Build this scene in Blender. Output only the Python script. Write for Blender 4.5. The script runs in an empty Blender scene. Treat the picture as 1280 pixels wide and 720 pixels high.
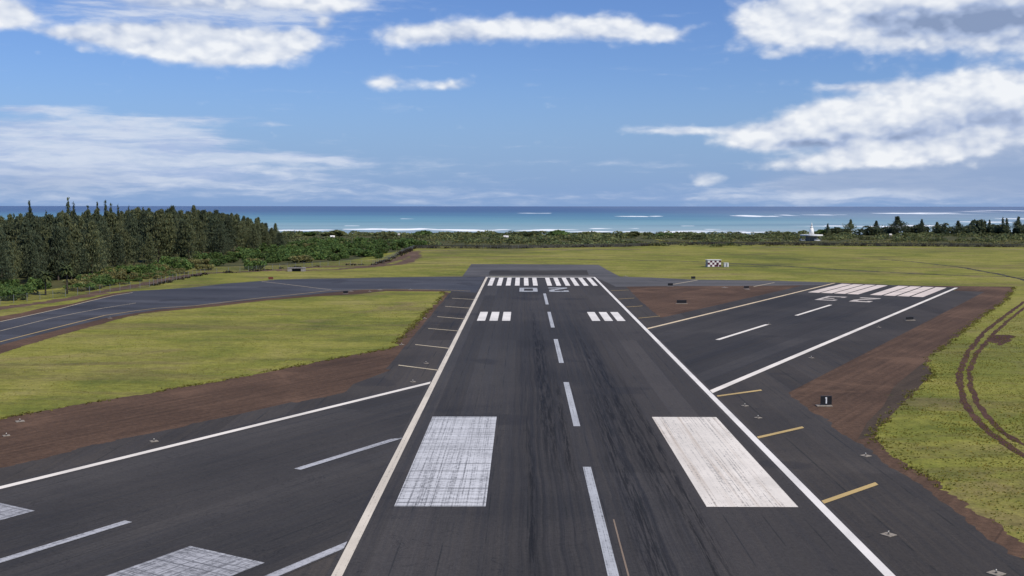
import bpy, bmesh, math, random
import numpy as np
from mathutils import Vector, Matrix, noise as mn

S = bpy.context.scene
COL = S.collection
random.seed(7)
RNG = np.random.default_rng(11)

# ------------------------------------------------------------------ camera
F, CAMH, CX = 1350.0, 30.1, -7.4            # focal length in px of a 1280 wide frame, eye height, offset from centreline
VX, VY, ROLL = 653.7, 256.7, 0.0007
_v = (360 - VY) / F
PITCH = -math.atan(_v)
YAW = math.atan((VX - 640) / F * math.cos(PITCH))
_f = Vector((-math.sin(YAW) * math.cos(PITCH), math.cos(YAW) * math.cos(PITCH), math.sin(PITCH)))
_r = Vector((math.cos(YAW), math.sin(YAW), 0))
_u = _r.cross(_f)
_r2 = _r * math.cos(ROLL) + _u * math.sin(ROLL)
_u2 = _u * math.cos(ROLL) - _r * math.sin(ROLL)
CAMPOS = Vector((CX, 0, CAMH))
cd = bpy.data.cameras.new('camera')
cam = bpy.data.objects.new('camera', cd); COL.objects.link(cam)
cam.matrix_world = Matrix(((_r2.x, _u2.x, -_f.x, CX), (_r2.y, _u2.y, -_f.y, 0), (_r2.z, _u2.z, -_f.z, CAMH), (0, 0, 0, 1)))
cd.sensor_width = 36; cd.lens = 36 * F / 1280
cd.clip_start = 0.5; cd.clip_end = 120000
S.camera = cam

# ------------------------------------------------------------------ exposure
S.render.engine = 'CYCLES'
S.view_settings.view_transform = 'Standard'; S.view_settings.look = 'None'
S.view_settings.exposure = 0.14; S.view_settings.gamma = 1.0; S.view_settings.use_curve_mapping = False
S.cycles.use_denoising = True
S.cycles.max_bounces = 6; S.cycles.diffuse_bounces = 2; S.cycles.transparent_max_bounces = 12

# ------------------------------------------------------------------ node helpers
class Nd:
    """Small expression builder on a node tree."""
    def __init__(s, tree): s.t = tree
    def new(s, typ, **kw):
        n = s.t.nodes.new(typ)
        for k, v in kw.items(): setattr(n, k, v)
        return n
    def put(s, sock, v):
        if v is None: return
        if isinstance(v, bpy.types.NodeSocket): s.t.links.new(v, sock)
        else:
            if sock.type == 'RGBA' and len(v) == 3: v = (*v, 1)
            sock.default_value = v
    def m(s, op, a, b=None, c=None, clamp=False):
        n = s.new('ShaderNodeMath', operation=op, use_clamp=clamp)
        for i, v in enumerate((a, b, c)): s.put(n.inputs[i], v)
        return n.outputs[0]
    def vm(s, op, a, b=None, c=None, scale=None):
        n = s.new('ShaderNodeVectorMath', operation=op)
        for i, v in enumerate((a, b, c)): s.put(n.inputs[i], v)
        if scale is not None: s.put(n.inputs['Scale'], scale)
        return n.outputs['Value'] if op in ('DOT_PRODUCT', 'LENGTH') else n.outputs[0]
    def xyz(s, x, y, z=0.0):
        n = s.new('ShaderNodeCombineXYZ')
        for i, v in enumerate((x, y, z)): s.put(n.inputs[i], v)
        return n.outputs[0]
    def sep(s, v):
        n = s.new('ShaderNodeSeparateXYZ'); s.put(n.inputs[0], v); return n.outputs
    def noise(s, vec, scale=1.0, detail=4.0, rough=0.55, dist=0.0):
        n = s.new('ShaderNodeTexNoise')
        s.put(n.inputs['Vector'], vec); s.put(n.inputs['Scale'], scale); s.put(n.inputs['Detail'], detail)
        s.put(n.inputs['Roughness'], rough); s.put(n.inputs['Distortion'], dist)
        return n.outputs[0]
    def ss(s, v, lo, hi, a=0.0, b=1.0, smooth=True):
        n = s.new('ShaderNodeMapRange', interpolation_type='SMOOTHSTEP' if smooth else 'LINEAR')
        for i, x in enumerate((v, lo, hi, a, b)): s.put(n.inputs[i], x)
        return n.outputs[0]
    def mix(s, f, a, b, mode='MIX'):
        n = s.new('ShaderNodeMix', data_type='RGBA', blend_type=mode)
        s.put(n.inputs[0], f); s.put(n.inputs[6], a); s.put(n.inputs[7], b)
        return n.outputs[2]
    def ramp(s, f, stops):
        n = s.new('ShaderNodeValToRGB'); e = n.color_ramp.elements
        while len(e) < len(stops): e.new(0.5)
        for el, (p, c) in zip(e, stops): el.position = p; el.color = (*c, 1)
        s.put(n.inputs[0], f); return n.outputs[0]

# ------------------------------------------------------------------ world: Nishita sky with clouds
SUN_AZ, SUN_EL = math.radians(128), math.radians(50)
W = bpy.data.worlds.new('World'); S.world = W; W.use_nodes = True
wt = W.node_tree; wt.nodes.clear(); k = Nd(wt)
sky = k.new('ShaderNodeTexSky', sky_type='NISHITA', sun_disc=False)
sky.sun_elevation = SUN_EL; sky.sun_rotation = SUN_AZ; sky.altitude = 0
sky.air_density = 1.0; sky.dust_density = 0.6; sky.ozone_density = 2.0
tc = k.new('ShaderNodeTexCoord')
D = k.vm('NORMALIZE', tc.outputs['Generated'])
dx, dy, dz = k.sep(D)
R0 = 1350.0
U = k.m('MULTIPLY', k.m('ARCTAN2', dx, dy), R0)
V = k.m('MULTIPLY', k.m('ARCSINE', dz), R0)
UV = k.xyz(U, V)
def fb(vec, sx, sy, off, detail=7.0, rough=0.55):
    return k.noise(k.vm('MULTIPLY_ADD', vec, (1 / sx, 1 / sy, 1), (off, off * 1.7, off * 0.3)), 1.0, detail, rough)
def warp(vec, sx, sy, off, amp):
    a = k.m('MULTIPLY', k.m('SUBTRACT', fb(vec, sx, sy, off, 4), 0.5), amp * 2)
    b = k.m('MULTIPLY', k.m('SUBTRACT', fb(vec, sx, sy, off + 31, 4), 0.5), amp)
    return k.vm('ADD', vec, k.xyz(a, b))
def field(vec, ells):
    acc = None
    for x, y, rx, ry, w in ells:                    # given where the cloud stands in azimuth and height
        d_ = (_f * F + _r2 * (x - 640) + _u2 * (360 - y)).normalized()
        u, v = math.atan2(d_.x, d_.y) * R0, math.asin(d_.z) * R0
        q = k.vm('MULTIPLY_ADD', vec, (1 / rx, 1 / ry, 0), (-u / rx, -v / ry, 0))
        e = k.m('POWER', 0.36788, k.vm('DOT_PRODUCT', q, q))
        acc = k.m('MULTIPLY_ADD', e, w, 0.0 if acc is None else acc)
    return acc
# layer 1 : thin veils and far banks
soft = [(60, 168, 130, 24, .9), (170, 172, 90, 18, .8), (225, 176, 50, 11, .5), (255, 148, 75, 5, .5), (330, 157, 45, 2.5, .4), (40, 136, 50, 4, .6),
        (330, 196, 120, 7, .6), (430, 202, 60, 5, .4), (110, 205, 230, 26, .8), (0, 190, 150, 30, .6), (300, 222, 260, 14, .5),
        (620, 183, 110, 2.5, .3), (760, 205, 160, 4, .3), (230, 8, 170, 26, 1.0), (400, 3, 70, 10, .8), (150, 45, 90, 14, .5), (845, 163, 60, 6, .7),
        (1110, 175, 130, 40, .7), (1250, 150, 120, 45, .7), (1085, 110, 50, 5, .6), (700, 244, 800, 12, .40), (1140, 235, 200, 20, .4), (640, 40, 170, 14, .35)]
wv1 = warp(UV, 90, 26, 3.1, 16)
f1 = field(wv1, soft)
n1 = fb(wv1, 120, 14, 5.2, 7, .6)
n1b = fb(wv1, 34, 8, 8.8, 6, .6)
d1 = k.ss(k.m('ADD', f1, k.m('MULTIPLY', k.m('SUBTRACT', k.m('ADD', k.m('MULTIPLY', n1, .75), k.m('MULTIPLY', n1b, .25)), .5), 2.0)), .15, 1.0)
# layer 2 : grey rain shafts and shaded undersides
grey = [(1130, 214, 150, 22, .9), (1260, 205, 130, 52, 1.1), (1010, 232, 80, 12, .6), (990, 180, 60, 8, .4), (60, 228, 220, 22, .6), (1230, 185, 60, 14, .6)]
f2 = field(warp(UV, 80, 30, 7.7, 22), grey)
d2 = k.ss(k.m('ADD', f2, k.m('MULTIPLY', k.m('SUBTRACT', fb(UV, 70, 30, 12.2, 5), .5), .5)), .15, 1.1)
# layer 3 : cumulus with crisp edges
cum = [(498, 44, 36, 15, 1.0), (545, 42, 36, 13, 1), (600, 38, 46, 14, 1.1), (665, 35, 48, 15, 1.2), (730, 33, 46, 15, 1.2), (790, 38, 44, 14, 1.1), (836, 44, 24, 8, .9),
       (482, 103, 30, 11, 1.0), (560, 107, 38, 8, .8), (955, 30, 42, 24, 1.1), (1005, 22, 52, 34, 1.3), (1070, 8, 70, 40, 1.4), (1150, 8, 80, 42, 1.5), (1230, 6, 80, 44, 1.5), (1290, 5, 60, 44, 1.3),
       (970, 68, 18, 7, .6), (945, 178, 40, 12, .9), (995, 162, 44, 20, 1.1), (1045, 148, 44, 25, 1.2), (1100, 152, 52, 28, 1.2), (1155, 134, 48, 30, 1.3), (1210, 122, 48, 26, 1.3), (1270, 116, 50, 27, 1.3), (1225, 155, 70, 28, 1.0), (940, 168, 50, 14, .8), (1160, 165, 80, 26, .8), (1080, 170, 70, 22, .7), (1270, 140, 50, 26, .8),
       (1000, 206, 56, 10, 1.0), (1070, 198, 40, 11, .9), (1130, 194, 46, 14, 1.1), (1190, 182, 46, 13, .9), (885, 224, 20, 10, 1.0), (850, 164, 50, 5, .75), (1085, 108, 50, 6, .85),
       (180, 40, 60, 16, .85), (240, 48, 60, 22, 1.1), (300, 58, 52, 22, 1.15), (355, 58, 38, 16, 1.0), (285, 68, 60, 14, .8), (150, 50, 50, 12, .6), (400, 4, 60, 9, .8), (115, 40, 40, 9, .75), (406, 28, 16, 9, .9), (-5, 14, 38, 20, 1.4), (20, 20, 22, 10, .8), (75, 42, 40, 8, .6), (380, 48, 40, 12, .8), (220, 62, 60, 12, .8), (330, 3, 120, 9, .95), (200, 2, 100, 9, .7), (105, 62, 11, 6, .6)]
wv3 = warp(UV, 30, 20, 1.3, 6)
f3 = field(wv3, cum)
def billow(off, detail=8.0):
    p = k.vm('ADD', wv3, off)
    v = k.new('ShaderNodeTexVoronoi', feature='SMOOTH_F1'); k.put(v.inputs['Vector'], k.vm('MULTIPLY', p, (1 / 30, 1 / 19, 1)))
    v.inputs['Detail'].default_value = 2.0; v.inputs['Roughness'].default_value = .5; v.inputs['Smoothness'].default_value = .6; v.inputs['Scale'].default_value = 1.0
    return k.m('ADD', k.m('MULTIPLY', k.m('SUBTRACT', .75, v.outputs['Distance']), .38), k.m('MULTIPLY', fb(p, 46, 26, 21.5, detail, .56), .85))
b0 = billow((0, 0, 0)); b1 = billow((5.0, 8.0, 0), 2.5); b2 = billow((14, 22, 0), 1.5); bs = billow((0, 0, 0), 2.5)
s3 = k.m('ADD', f3, k.m('MULTIPLY', k.m('SUBTRACT', b0, .57), 1.25))
d3 = k.ss(s3, .0, .95)
core = k.ss(s3, .55, 1.6)
# relief: lit where the puff falls away towards the sun, grey in the body and below
rel = k.m('ADD', k.m('ADD', k.m('MULTIPLY', k.m('SUBTRACT', bs, b1), .75), k.m('MULTIPLY', k.m('SUBTRACT', bs, b2), .55)), k.m('MULTIPLY', k.m('SUBTRACT', b0, bs), .35))
under = [(1205, 30, 95, 22, 1.15), (1115, 26, 45, 14, .8), (1285, 16, 60, 26, .7), (1005, 180, 60, 7, .8), (1110, 172, 80, 8, .75), (1250, 150, 80, 16, 1.0), (1060, 160, 30, 7, .4), (240, 18, 150, 18, .6), (180, 50, 80, 14, .4), (640, 50, 150, 5, .30), (1190, 156, 60, 9, .5), (560, 48, 60, 5, .3), (960, 45, 40, 8, .3)]
fu = field(warp(UV, 50, 30, 15.5, 12), under)
lit = k.m('ADD', k.m('SUBTRACT', k.m('ADD', .74, rel), k.m('MULTIPLY', fu, .60)), k.m('MULTIPLY', core, .14), clamp=True)
ccol = k.ramp(lit, [(0.0, (2.3, 3.0, 4.6)), (.30, (3.7, 4.5, 6.3)), (.62, (6.0, 6.5, 7.5)), (1.0, (8.2, 8.4, 8.7))])
skyc = k.vm('MULTIPLY', sky.outputs[0], (.54, .70, 1.06))
# sea haze low on the horizon
hz = k.ss(V, -10, 170, 1.0, 0.0)
base = k.mix(k.m('MULTIPLY', hz, .85), skyc, (2.15, 3.45, 6.1))
c1 = k.mix(k.m('MULTIPLY', d1, k.ss(n1b, .30, .62, .66, .90)), base, k.mix(k.ss(n1, .36, .60), (3.9, 4.8, 6.9), (5.9, 6.5, 7.7)))
c2 = k.mix(k.m('MULTIPLY', d2, .82), c1, (2.75, 3.65, 5.5))
c3 = k.mix(k.m('MULTIPLY', d3, k.ss(V, 6, 40, .5, .96)), c2, ccol)
fade = k.m('MULTIPLY', k.ss(V, 330, 410, 1.0, 0.0), k.ss(k.m('ABSOLUTE', U), 800, 950, 1.0, 0.0))
c3 = k.mix(fade, base, c3)
bg = k.new('ShaderNodeBackground'); k.put(bg.inputs[0], c3); bg.inputs[1].default_value = 0.1
bg2 = k.new('ShaderNodeBackground'); k.put(bg2.inputs[0], base); bg2.inputs[1].default_value = 0.1
band = k.m('MULTIPLY', k.m('LESS_THAN', k.m('ABSOLUTE', k.m('SUBTRACT', dz, .145)), .16), k.m('GREATER_THAN', dy, .70))
ms = k.new('ShaderNodeMixShader'); k.put(ms.inputs[0], band); wt.links.new(bg2.outputs[0], ms.inputs[1]); wt.links.new(bg.outputs[0], ms.inputs[2])
wo = k.new('ShaderNodeOutputWorld'); wt.links.new(ms.outputs[0], wo.inputs[0])
W.cycles.sampling_method = 'MANUAL'; W.cycles.sample_map_resolution = 256

# ------------------------------------------------------------------ sun
sl = bpy.data.lights.new('sun', 'SUN'); sl.energy = 3.75; sl.angle = math.radians(0.53); sl.color = (1.0, .925, .80)
so = bpy.data.objects.new('sun', sl); COL.objects.link(so)
sd = Vector((math.sin(SUN_AZ) * math.cos(SUN_EL), math.cos(SUN_AZ) * math.cos(SUN_EL), math.sin(SUN_EL)))
so.rotation_euler = sd.to_track_quat('Z', 'Y').to_euler(); so.location = (60, -60, 90)

# ------------------------------------------------------------------ placing: where a sight line meets the ground
def G(x, y, z=0.0):
    d = _f * F + _r2 * (x - 640) + _u2 * (360 - y)
    t = (z - CAMH) / d.z
    p = CAMPOS + d * t
    return Vector((p.x, p.y))
def at(x, dist, y):
    """world point at forward distance dist (metres along Y) on the sight line x, y"""
    d = _f * F + _r2 * (x - 640) + _u2 * (360 - y)
    return CAMPOS + d * (dist / d.y)

# ------------------------------------------------------------------ object helpers
def tag(o, label=None, cat=None, group=None, kind=None):
    if label: o['label'] = label
    if cat: o['category'] = cat
    if group: o['group'] = group
    if kind: o['kind'] = kind
    return o
def link(name, me, mat=None, parent=None, kind=None):
    o = bpy.data.objects.new(name, me); COL.objects.link(o)
    if mat is not None:
        me.materials.clear(); me.materials.append(mat)
    if parent is not None: o.parent = parent
    if kind: o['kind'] = kind
    return o
def empty(name, loc, rz=0.0, label=None, cat=None, group=None):
    o = bpy.data.objects.new(name, None); COL.objects.link(o)
    o.location = loc; o.rotation_euler = (0, 0, rz); o.empty_display_size = .3
    return tag(o, label, cat, group)
class MB:
    def __init__(s): s.bm = bmesh.new()
    def box(s, c, d, rz=0.0, bev=0.0):
        r = bmesh.ops.create_cube(s.bm, size=1.0)
        bmesh.ops.scale(s.bm, vec=d, verts=r['verts'])
        if bev:
            e = list({e for v in r['verts'] for e in v.link_edges})
            q = bmesh.ops.bevel(s.bm, geom=e, offset=bev, segments=2, affect='EDGES', profile=.5)
            vs = list({v for f in q['faces'] for v in f.verts} | {v for v in r['verts'] if v.is_valid})
        else: vs = r['verts']
        if rz: bmesh.ops.rotate(s.bm, verts=vs, matrix=Matrix.Rotation(rz, 3, 'Z'))
        bmesh.ops.translate(s.bm, vec=c, verts=vs); return s
    def cone(s, base, h, r1, r2, seg=16, cap=True):
        r = bmesh.ops.create_cone(s.bm, cap_ends=cap, segments=seg, radius1=r1, radius2=r2, depth=h)
        bmesh.ops.translate(s.bm, vec=(base[0], base[1], base[2] + h / 2), verts=r['verts']); return s
    def tube(s, pts, rad, seg=6):
        """tapering tube through points; rad a number or a list"""
        n = len(pts); rads = rad if isinstance(rad, (list, tuple)) else [rad] * n
        rings = []
        for i, p in enumerate(pts):
            p = Vector(p); a = Vector(pts[max(i - 1, 0)]); b = Vector(pts[min(i + 1, n - 1)])
            t = (b - a).normalized(); x = t.orthogonal().normalized(); y = t.cross(x)
            rings.append([s.bm.verts.new(p + (x * math.cos(2 * math.pi * j / seg) + y * math.sin(2 * math.pi * j / seg)) * rads[i]) for j in range(seg)])
        for a, b in zip(rings, rings[1:]):
            for j in range(seg): s.bm.faces.new((a[j], a[(j + 1) % seg], b[(j + 1) % seg], b[j]))
        s.bm.faces.new(rings[0][::-1]); s.bm.faces.new(rings[-1]); return s
    def poly(s, pts, z=0.0):
        f = s.bm.faces.new([s.bm.verts.new((p[0], p[1], z)) for p in pts]); f.normal_update()
        if f.normal.z < 0: f.normal_flip()
        return s
    def build(s, name, mat, parent=None, kind=None, smooth=False):
        me = bpy.data.meshes.new(name); s.bm.normal_update(); s.bm.to_mesh(me); s.bm.free()
        if smooth: me.polygons.foreach_set('use_smooth', [True] * len(me.polygons))
        return link(name, me, mat, parent, kind)
def quads_mesh(name, V_, tint=None):
    """V_: (n,k,3) array of separate k-gons; tint (n,3) face colours into attribute 'tint'"""
    n, kk, _ = V_.shape
    me = bpy.data.meshes.new(name)
    me.vertices.add(n * kk); me.vertices.foreach_set('co', V_.astype(np.float32).ravel())
    me.loops.add(n * kk); me.loops.foreach_set('vertex_index', np.arange(n * kk, dtype=np.int32))
    me.polygons.add(n); me.polygons.foreach_set('loop_start', np.arange(0, n * kk, kk, dtype=np.int32))
    me.polygons.foreach_set('loop_total', np.full(n, kk, dtype=np.int32))
    me.update(calc_edges=True)
    if tint is not None:
        a = me.color_attributes.new('tint', 'FLOAT_COLOR', 'POINT')
        c = np.ones((n, kk, 4), np.float32); c[:, :, :3] = tint[:, None, :]
        a.data.foreach_set('color', c.ravel())
    return me
def fnoise(x, y, sc, seed=0.0):
    return mn.fractal(Vector((x * sc + seed, y * sc - seed, seed * .7)), 1.0, 2.1, 4)
def ragged(pts, amp=0.5, sc=0.25, step=None, seed=0.0, closed=True):
    """subdivide a ground outline and roughen it as an unmown edge is rough"""
    out = []; n = len(pts)
    for i in range(n if closed else n - 1):
        a, b = Vector(pts[i]), Vector(pts[(i + 1) % n]); L = (b - a).length
        st = step or max(.5, (a + b).length * .5 / 260)
        m = max(1, min(400, int(L / st)))
        nor = Vector((-(b - a).y, (b - a).x)); nor = nor / max(L, 1e-6)
        for j in range(m):
            p = a.lerp(b, j / m)
            kx = 1 if 0 < j or True else 0
            out.append(p + nor * amp * kx * (fnoise(p.x, p.y, sc, seed) + .6 * fnoise(p.x, p.y, sc * 5, seed + 9)))
    if not closed: out.append(Vector(pts[-1]))
    return out
def px(lst): return [G(*p) for p in lst]
def sheet(name, pts, z, mat, parent=None, kind='structure'):
    return MB().poly(pts, z).build(name, mat, parent, kind)
def strip_pts(path, w, amp=0.0, seed=0.0):
    P = ragged(path, 0, .2, step=1.5, closed=False)
    L, R = [], []
    for i, p in enumerate(P):
        t = P[min(i + 1, len(P) - 1)] - P[max(i - 1, 0)]
        nn = Vector((-t.y, t.x)).normalized()
        a = amp * fnoise(p.x, p.y, .35, seed) if amp else 0
        b = amp * fnoise(p.x, p.y, .35, seed + 5) if amp else 0
        L.append(p + nn * max(.03, w / 2 + a)); R.append(p - nn * max(.03, w / 2 + b))
    return L, R
def strip(name, path, w, z, mat, amp=0.0, seed=0.0, parent=None, kind='structure'):
    L, R = strip_pts(path, w, amp, seed)
    m = MB(); bm = m.bm
    vl = [bm.verts.new((p.x, p.y, z)) for p in L]; vr = [bm.verts.new((p.x, p.y, z)) for p in R]
    for i in range(len(vl) - 1): bm.faces.new((vr[i], vr[i + 1], vl[i + 1], vl[i]))
    return m.build(name, mat, parent, kind)

# ------------------------------------------------------------------ materials
def newmat(name):
    m = bpy.data.materials.new(name); m.use_nodes = True
    t = m.node_tree; t.nodes.clear(); n = Nd(t)
    out = n.new('ShaderNodeOutputMaterial'); bs = n.new('ShaderNodeBsdfPrincipled')
    t.links.new(bs.outputs[0], out.inputs[0])
    n.bs, n.out = bs, out
    return m, n
def pos(n): return n.new('ShaderNodeNewGeometry').outputs['Position']
def simple(name, col, rough=.6, metal=0.0, var=.12, scale=3.0):
    m, n = newmat(name)
    tco = n.new('ShaderNodeTexCoord').outputs['Object']
    f = n.ss(n.noise(tco, scale, 5), .3, .7, 1 - var, 1 + var)
    c = n.vm('SCALE', tuple(col), scale=f)
    n.put(n.bs.inputs['Base Color'], c); n.bs.inputs['Roughness'].default_value = rough; n.bs.inputs['Metallic'].default_value = metal
    return m
def bump(n, h, dist, strength=1.0):
    b = n.new('ShaderNodeBump'); b.inputs['Strength'].default_value = strength; b.inputs['Distance'].default_value = dist
    n.put(b.inputs['Height'], h); n.t.links.new(b.outputs[0], n.bs.inputs['Normal'])

def grass_mat():
    m, n = newmat('mown_grass'); p = pos(n)
    big = n.noise(p, .012, 5, .6); mid = n.noise(p, .06, 6, .62, .6); fine = n.noise(p, .55, 6, .7); spk = n.noise(p, 2.2, 4, .7)
    mow = n.noise(n.vm('MULTIPLY', p, (.015, .16, 1)), 1.0, 5, .6)
    q = n.m('ADD', n.m('MULTIPLY', big, .45), n.m('ADD', n.m('MULTIPLY', mid, .35), n.m('MULTIPLY', mow, .20)))
    c = n.ramp(q, [(.36, (.070, .088, .017)), (.45, (.146, .158, .027)), (.52, (.222, .214, .040)), (.62, (.272, .240, .074))])
    dry = n.ss(n.noise(p, .03, 6, .65, 1.0), .54, .70)
    c = n.mix(n.m('MULTIPLY', dry, .65), c, (.205, .150, .074))
    brn = n.ss(n.noise(n.vm('MULTIPLY', p, (.012, .05, 1)), 1.0, 6, .7, .8), .50, .64)
    c = n.mix(n.m('MULTIPLY', brn, .60), c, (.135, .108, .046))
    dk = n.ss(n.noise(n.vm('MULTIPLY', p, (.05, .11, 1)), 1.0, 5, .65, .6), .52, .68)
    c = n.mix(n.m('MULTIPLY', dk, .45), c, (.085, .100, .020))
    px_, py_, _ = n.sep(p)
    lush = n.m('MULTIPLY', n.m('MULTIPLY', n.ss(px_, 62, 90), n.ss(py_, 330, 200)), n.ss(mid, .35, .6))
    c = n.mix(n.m('MULTIPLY', lush, .55), c, (.090, .118, .022))
    f = n.m('MULTIPLY', n.ss(fine, .25, .75, .74, 1.24), n.ss(spk, .25, .75, .86, 1.14))
    c = n.vm('SCALE', c, scale=f)
    n.put(n.bs.inputs['Base Color'], c); n.bs.inputs['Roughness'].default_value = .9; n.bs.inputs['Specular IOR Level'].default_value = .15
    bump(n, n.m('ADD', n.m('MULTIPLY', fine, .5), n.m('MULTIPLY', spk, .5)), .20, .8)
    return m
def dirt_mat(name='bare_red_soil', a=(.058, .035, .022), b=(.120, .071, .044), ang=0.0):
    m, n = newmat(name); p = pos(n)
    ca, sa = math.cos(ang), math.sin(ang); x, y, _ = n.sep(p)
    along = n.m('ADD', n.m('MULTIPLY', x, sa), n.m('MULTIPLY', y, ca)); across = n.m('SUBTRACT', n.m('MULTIPLY', x, ca), n.m('MULTIPLY', y, sa))
    st = n.noise(n.xyz(n.m('MULTIPLY', across, .9), n.m('MULTIPLY', along, .03)), 1.0, 5, .6)
    big = n.noise(p, .035, 5, .6); fine = n.noise(p, 1.4, 6, .7)
    q = n.m('ADD', n.m('MULTIPLY', st, .45), n.m('MULTIPLY', big, .55))
    c = n.ramp(q, [(.38, a), (.50, tuple((i + j) / 2 for i, j in zip(a, b))), (.62, b)])
    lin = n.ss(n.noise(n.xyz(n.m('MULTIPLY', across, 1.6), n.m('MULTIPLY', along, .012)), 1.0, 3, .6), .60, .72)
    c = n.mix(n.m('MULTIPLY', lin, .5), c, tuple(i * .55 for i in a))
    peb = n.ss(n.noise(p, 3.2, 2, .5), .70, .80)
    c = n.vm('SCALE', c, scale=n.ss(fine, .2, .8, .66, 1.34))
    pal = n.ss(n.noise(p, .07, 6, .65, .5), .54, .66)
    c = n.mix(n.m('MULTIPLY', pal, .45), c, tuple(i * 1.35 for i in b))
    c = n.mix(n.m('MULTIPLY', peb, .45), c, (.16, .12, .09))
    gr = n.ss(n.noise(p, .11, 7, .7), .64, .74)
    c = n.mix(n.m('MULTIPLY', gr, .5), c, (.085, .085, .022))
    n.put(n.bs.inputs['Base Color'], c); n.bs.inputs['Roughness'].default_value = .95; n.bs.inputs['Specular IOR Level'].default_value = .2
    bump(n, fine, .10, .8); return m
def asphalt_mat(name, ang=0.0, cx=0.0, dark=(.033, .0318, .0325), light=(.061, .0555, .0520), rubber=True, cool=.5, gain=1.0, seams=3.8):
    """ang: heading of the pavement, cx: offset of its centreline; streaks, lane seams and rubber run along the heading"""
    m, n = newmat(name); p = pos(n); x, y, _ = n.sep(p)
    ca, sa = math.cos(ang), math.sin(ang)
    al = n.m('ADD', n.m('MULTIPLY', x, sa), n.m('MULTIPLY', y, ca))
    ac = n.m('SUBTRACT', n.m('SUBTRACT', n.m('MULTIPLY', x, ca), n.m('MULTIPLY', y, sa)), cx)
    wob = n.m('MULTIPLY', n.m('SUBTRACT', n.noise(p, .05, 3), .5), 1.2)
    acw = n.m('ADD', ac, wob)
    s1 = n.noise(n.xyz(n.m('MULTIPLY', acw, 1.5), n.m('MULTIPLY', al, .012)), 1.0, 5, .65)
    s2 = n.noise(n.xyz(n.m('MULTIPLY', ac, 5.0), n.m('MULTIPLY', al, .09)), 1.0, 4, .65)
    big = n.noise(p, .022, 5, .6, .5); fine = n.noise(p, 2.6, 5, .75)
    q = n.m('ADD', n.m('MULTIPLY', s1, .30), n.m('ADD', n.m('MULTIPLY', big, .50), n.m('MULTIPLY', s2, .20)))
    c = n.mix(n.ss(q, .36, .64), dark, light)
    if rubber:
        aa = n.m('ABSOLUTE', ac)
        e1 = n.m('POWER', .36788, n.m('POWER', n.m('DIVIDE', n.m('SUBTRACT', aa, 5.2), 3.4), 2.0))
        rng = n.m('MULTIPLY', n.ss(al, 30, 80), n.ss(al, 190, 330, 1.0, 0.15))
        sk = n.ss(n.noise(n.xyz(n.m('MULTIPLY', acw, 2.4), n.m('MULTIPLY', al, .006)), 1.0, 6, .7), .38, .66)
        rb = n.m('MULTIPLY', n.m('MULTIPLY', e1, rng), sk)
        c = n.mix(n.m('MULTIPLY', rb, .68), c, (.018, .018, .020))
        # single tyre scuffs, short and black
        sc = n.ss(n.noise(n.xyz(n.m('MULTIPLY', ac, 3.2), n.m('MULTIPLY', al, .045)), 1.0, 3, .6), .67, .76)
        c = n.mix(n.m('MULTIPLY', n.m('MULTIPLY', sc, n.ss(aa, 1.0, 11.0, 1.0, 0.0)), .7), c, (.012, .012, .014))
        sweep = n.ss(n.noise(n.xyz(n.m('MULTIPLY', al, .20), n.m('MULTIPLY', ac, .03)), 1.0, 4, .6), .60, .74)
        c = n.mix(n.m('MULTIPLY', sweep, .22), c, (.022, .022, .026))
    if rubber:
        # browner, paler surface right of the middle; left side paler only farther along
        side = n.m('MULTIPLY', n.ss(acw, 6.5, 10.0), n.ss(al, 40, 120, .55, 1.0))
        c = n.mix(n.m('MULTIPLY', side, .55), c, (.062, .055, .050))
        ls = n.m('MULTIPLY', n.ss(acw, -7.0, -10.0), n.ss(n.m('ADD', al, n.m('MULTIPLY', wob, 8)), 165, 185))
        c = n.mix(n.m('MULTIPLY', ls, .45), c, (.056, .053, .051))
        for x0, wd, a0, a1 in ((-3.6, 1.0, 130, 260), (7.2, .9, 110, 230), (3.9, 1.3, 60, 170), (9.6, .5, 90, 180), (-1.8, .5, 120, 190), (-4.6, .45, 150, 300), (5.6, .4, 140, 260), (8.4, .35, 70, 150), (-6.5, .4, 80, 150)):
            e2 = n.m('POWER', .36788, n.m('POWER', n.m('DIVIDE', n.m('SUBTRACT', acw, x0), wd), 2.0))
            bk = n.ss(n.noise(n.xyz(n.m('MULTIPLY', ac, 3.0), n.m('MULTIPLY', al, .10)), 1.0, 5, .75), .44, .56)
            e2 = n.m('MULTIPLY', n.m('MULTIPLY', e2, bk), n.m('MULTIPLY', n.ss(al, a0 - 25, a0 + 15), n.ss(al, a1 - 30, a1 + 30, 1.0, 0.0)))
            c = n.mix(n.m('MULTIPLY', e2, .85), c, (.010, .010, .011))
    # paving lane seams and cross joints
    sm = n.m('ABSOLUTE', n.m('SUBTRACT', n.m('FRACT', n.m('DIVIDE', n.m('ADD', ac, 100.0), seams)), .5))
    seam = n.m('MULTIPLY', n.ss(sm, .0, .030, 1.0, 0.0), n.ss(n.noise(p, .09, 3), .42, .58))
    c = n.mix(n.m('MULTIPLY', seam, .62), c, (.013, .016, .017))
    lane = n.noise(n.xyz(n.m('FLOOR', n.m('DIVIDE', n.m('ADD', ac, 100.0), seams)), n.m('FLOOR', n.m('DIVIDE', al, 120.0))), 7.31, 0)
    c = n.vm('SCALE', c, scale=n.ss(lane, .25, .75, .82, 1.18, smooth=False))
    crack = n.ss(n.m('ABSOLUTE', n.m('SUBTRACT', n.noise(p, .16, 5, .6, 1.2), .5)), .0, .006, 1.0, 0.0)
    c = n.mix(n.m('MULTIPLY', crack, .5), c, (.015, .015, .016))
    patch = n.ss(n.noise(p, .045, 3, .5), .62, .66)
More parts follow.
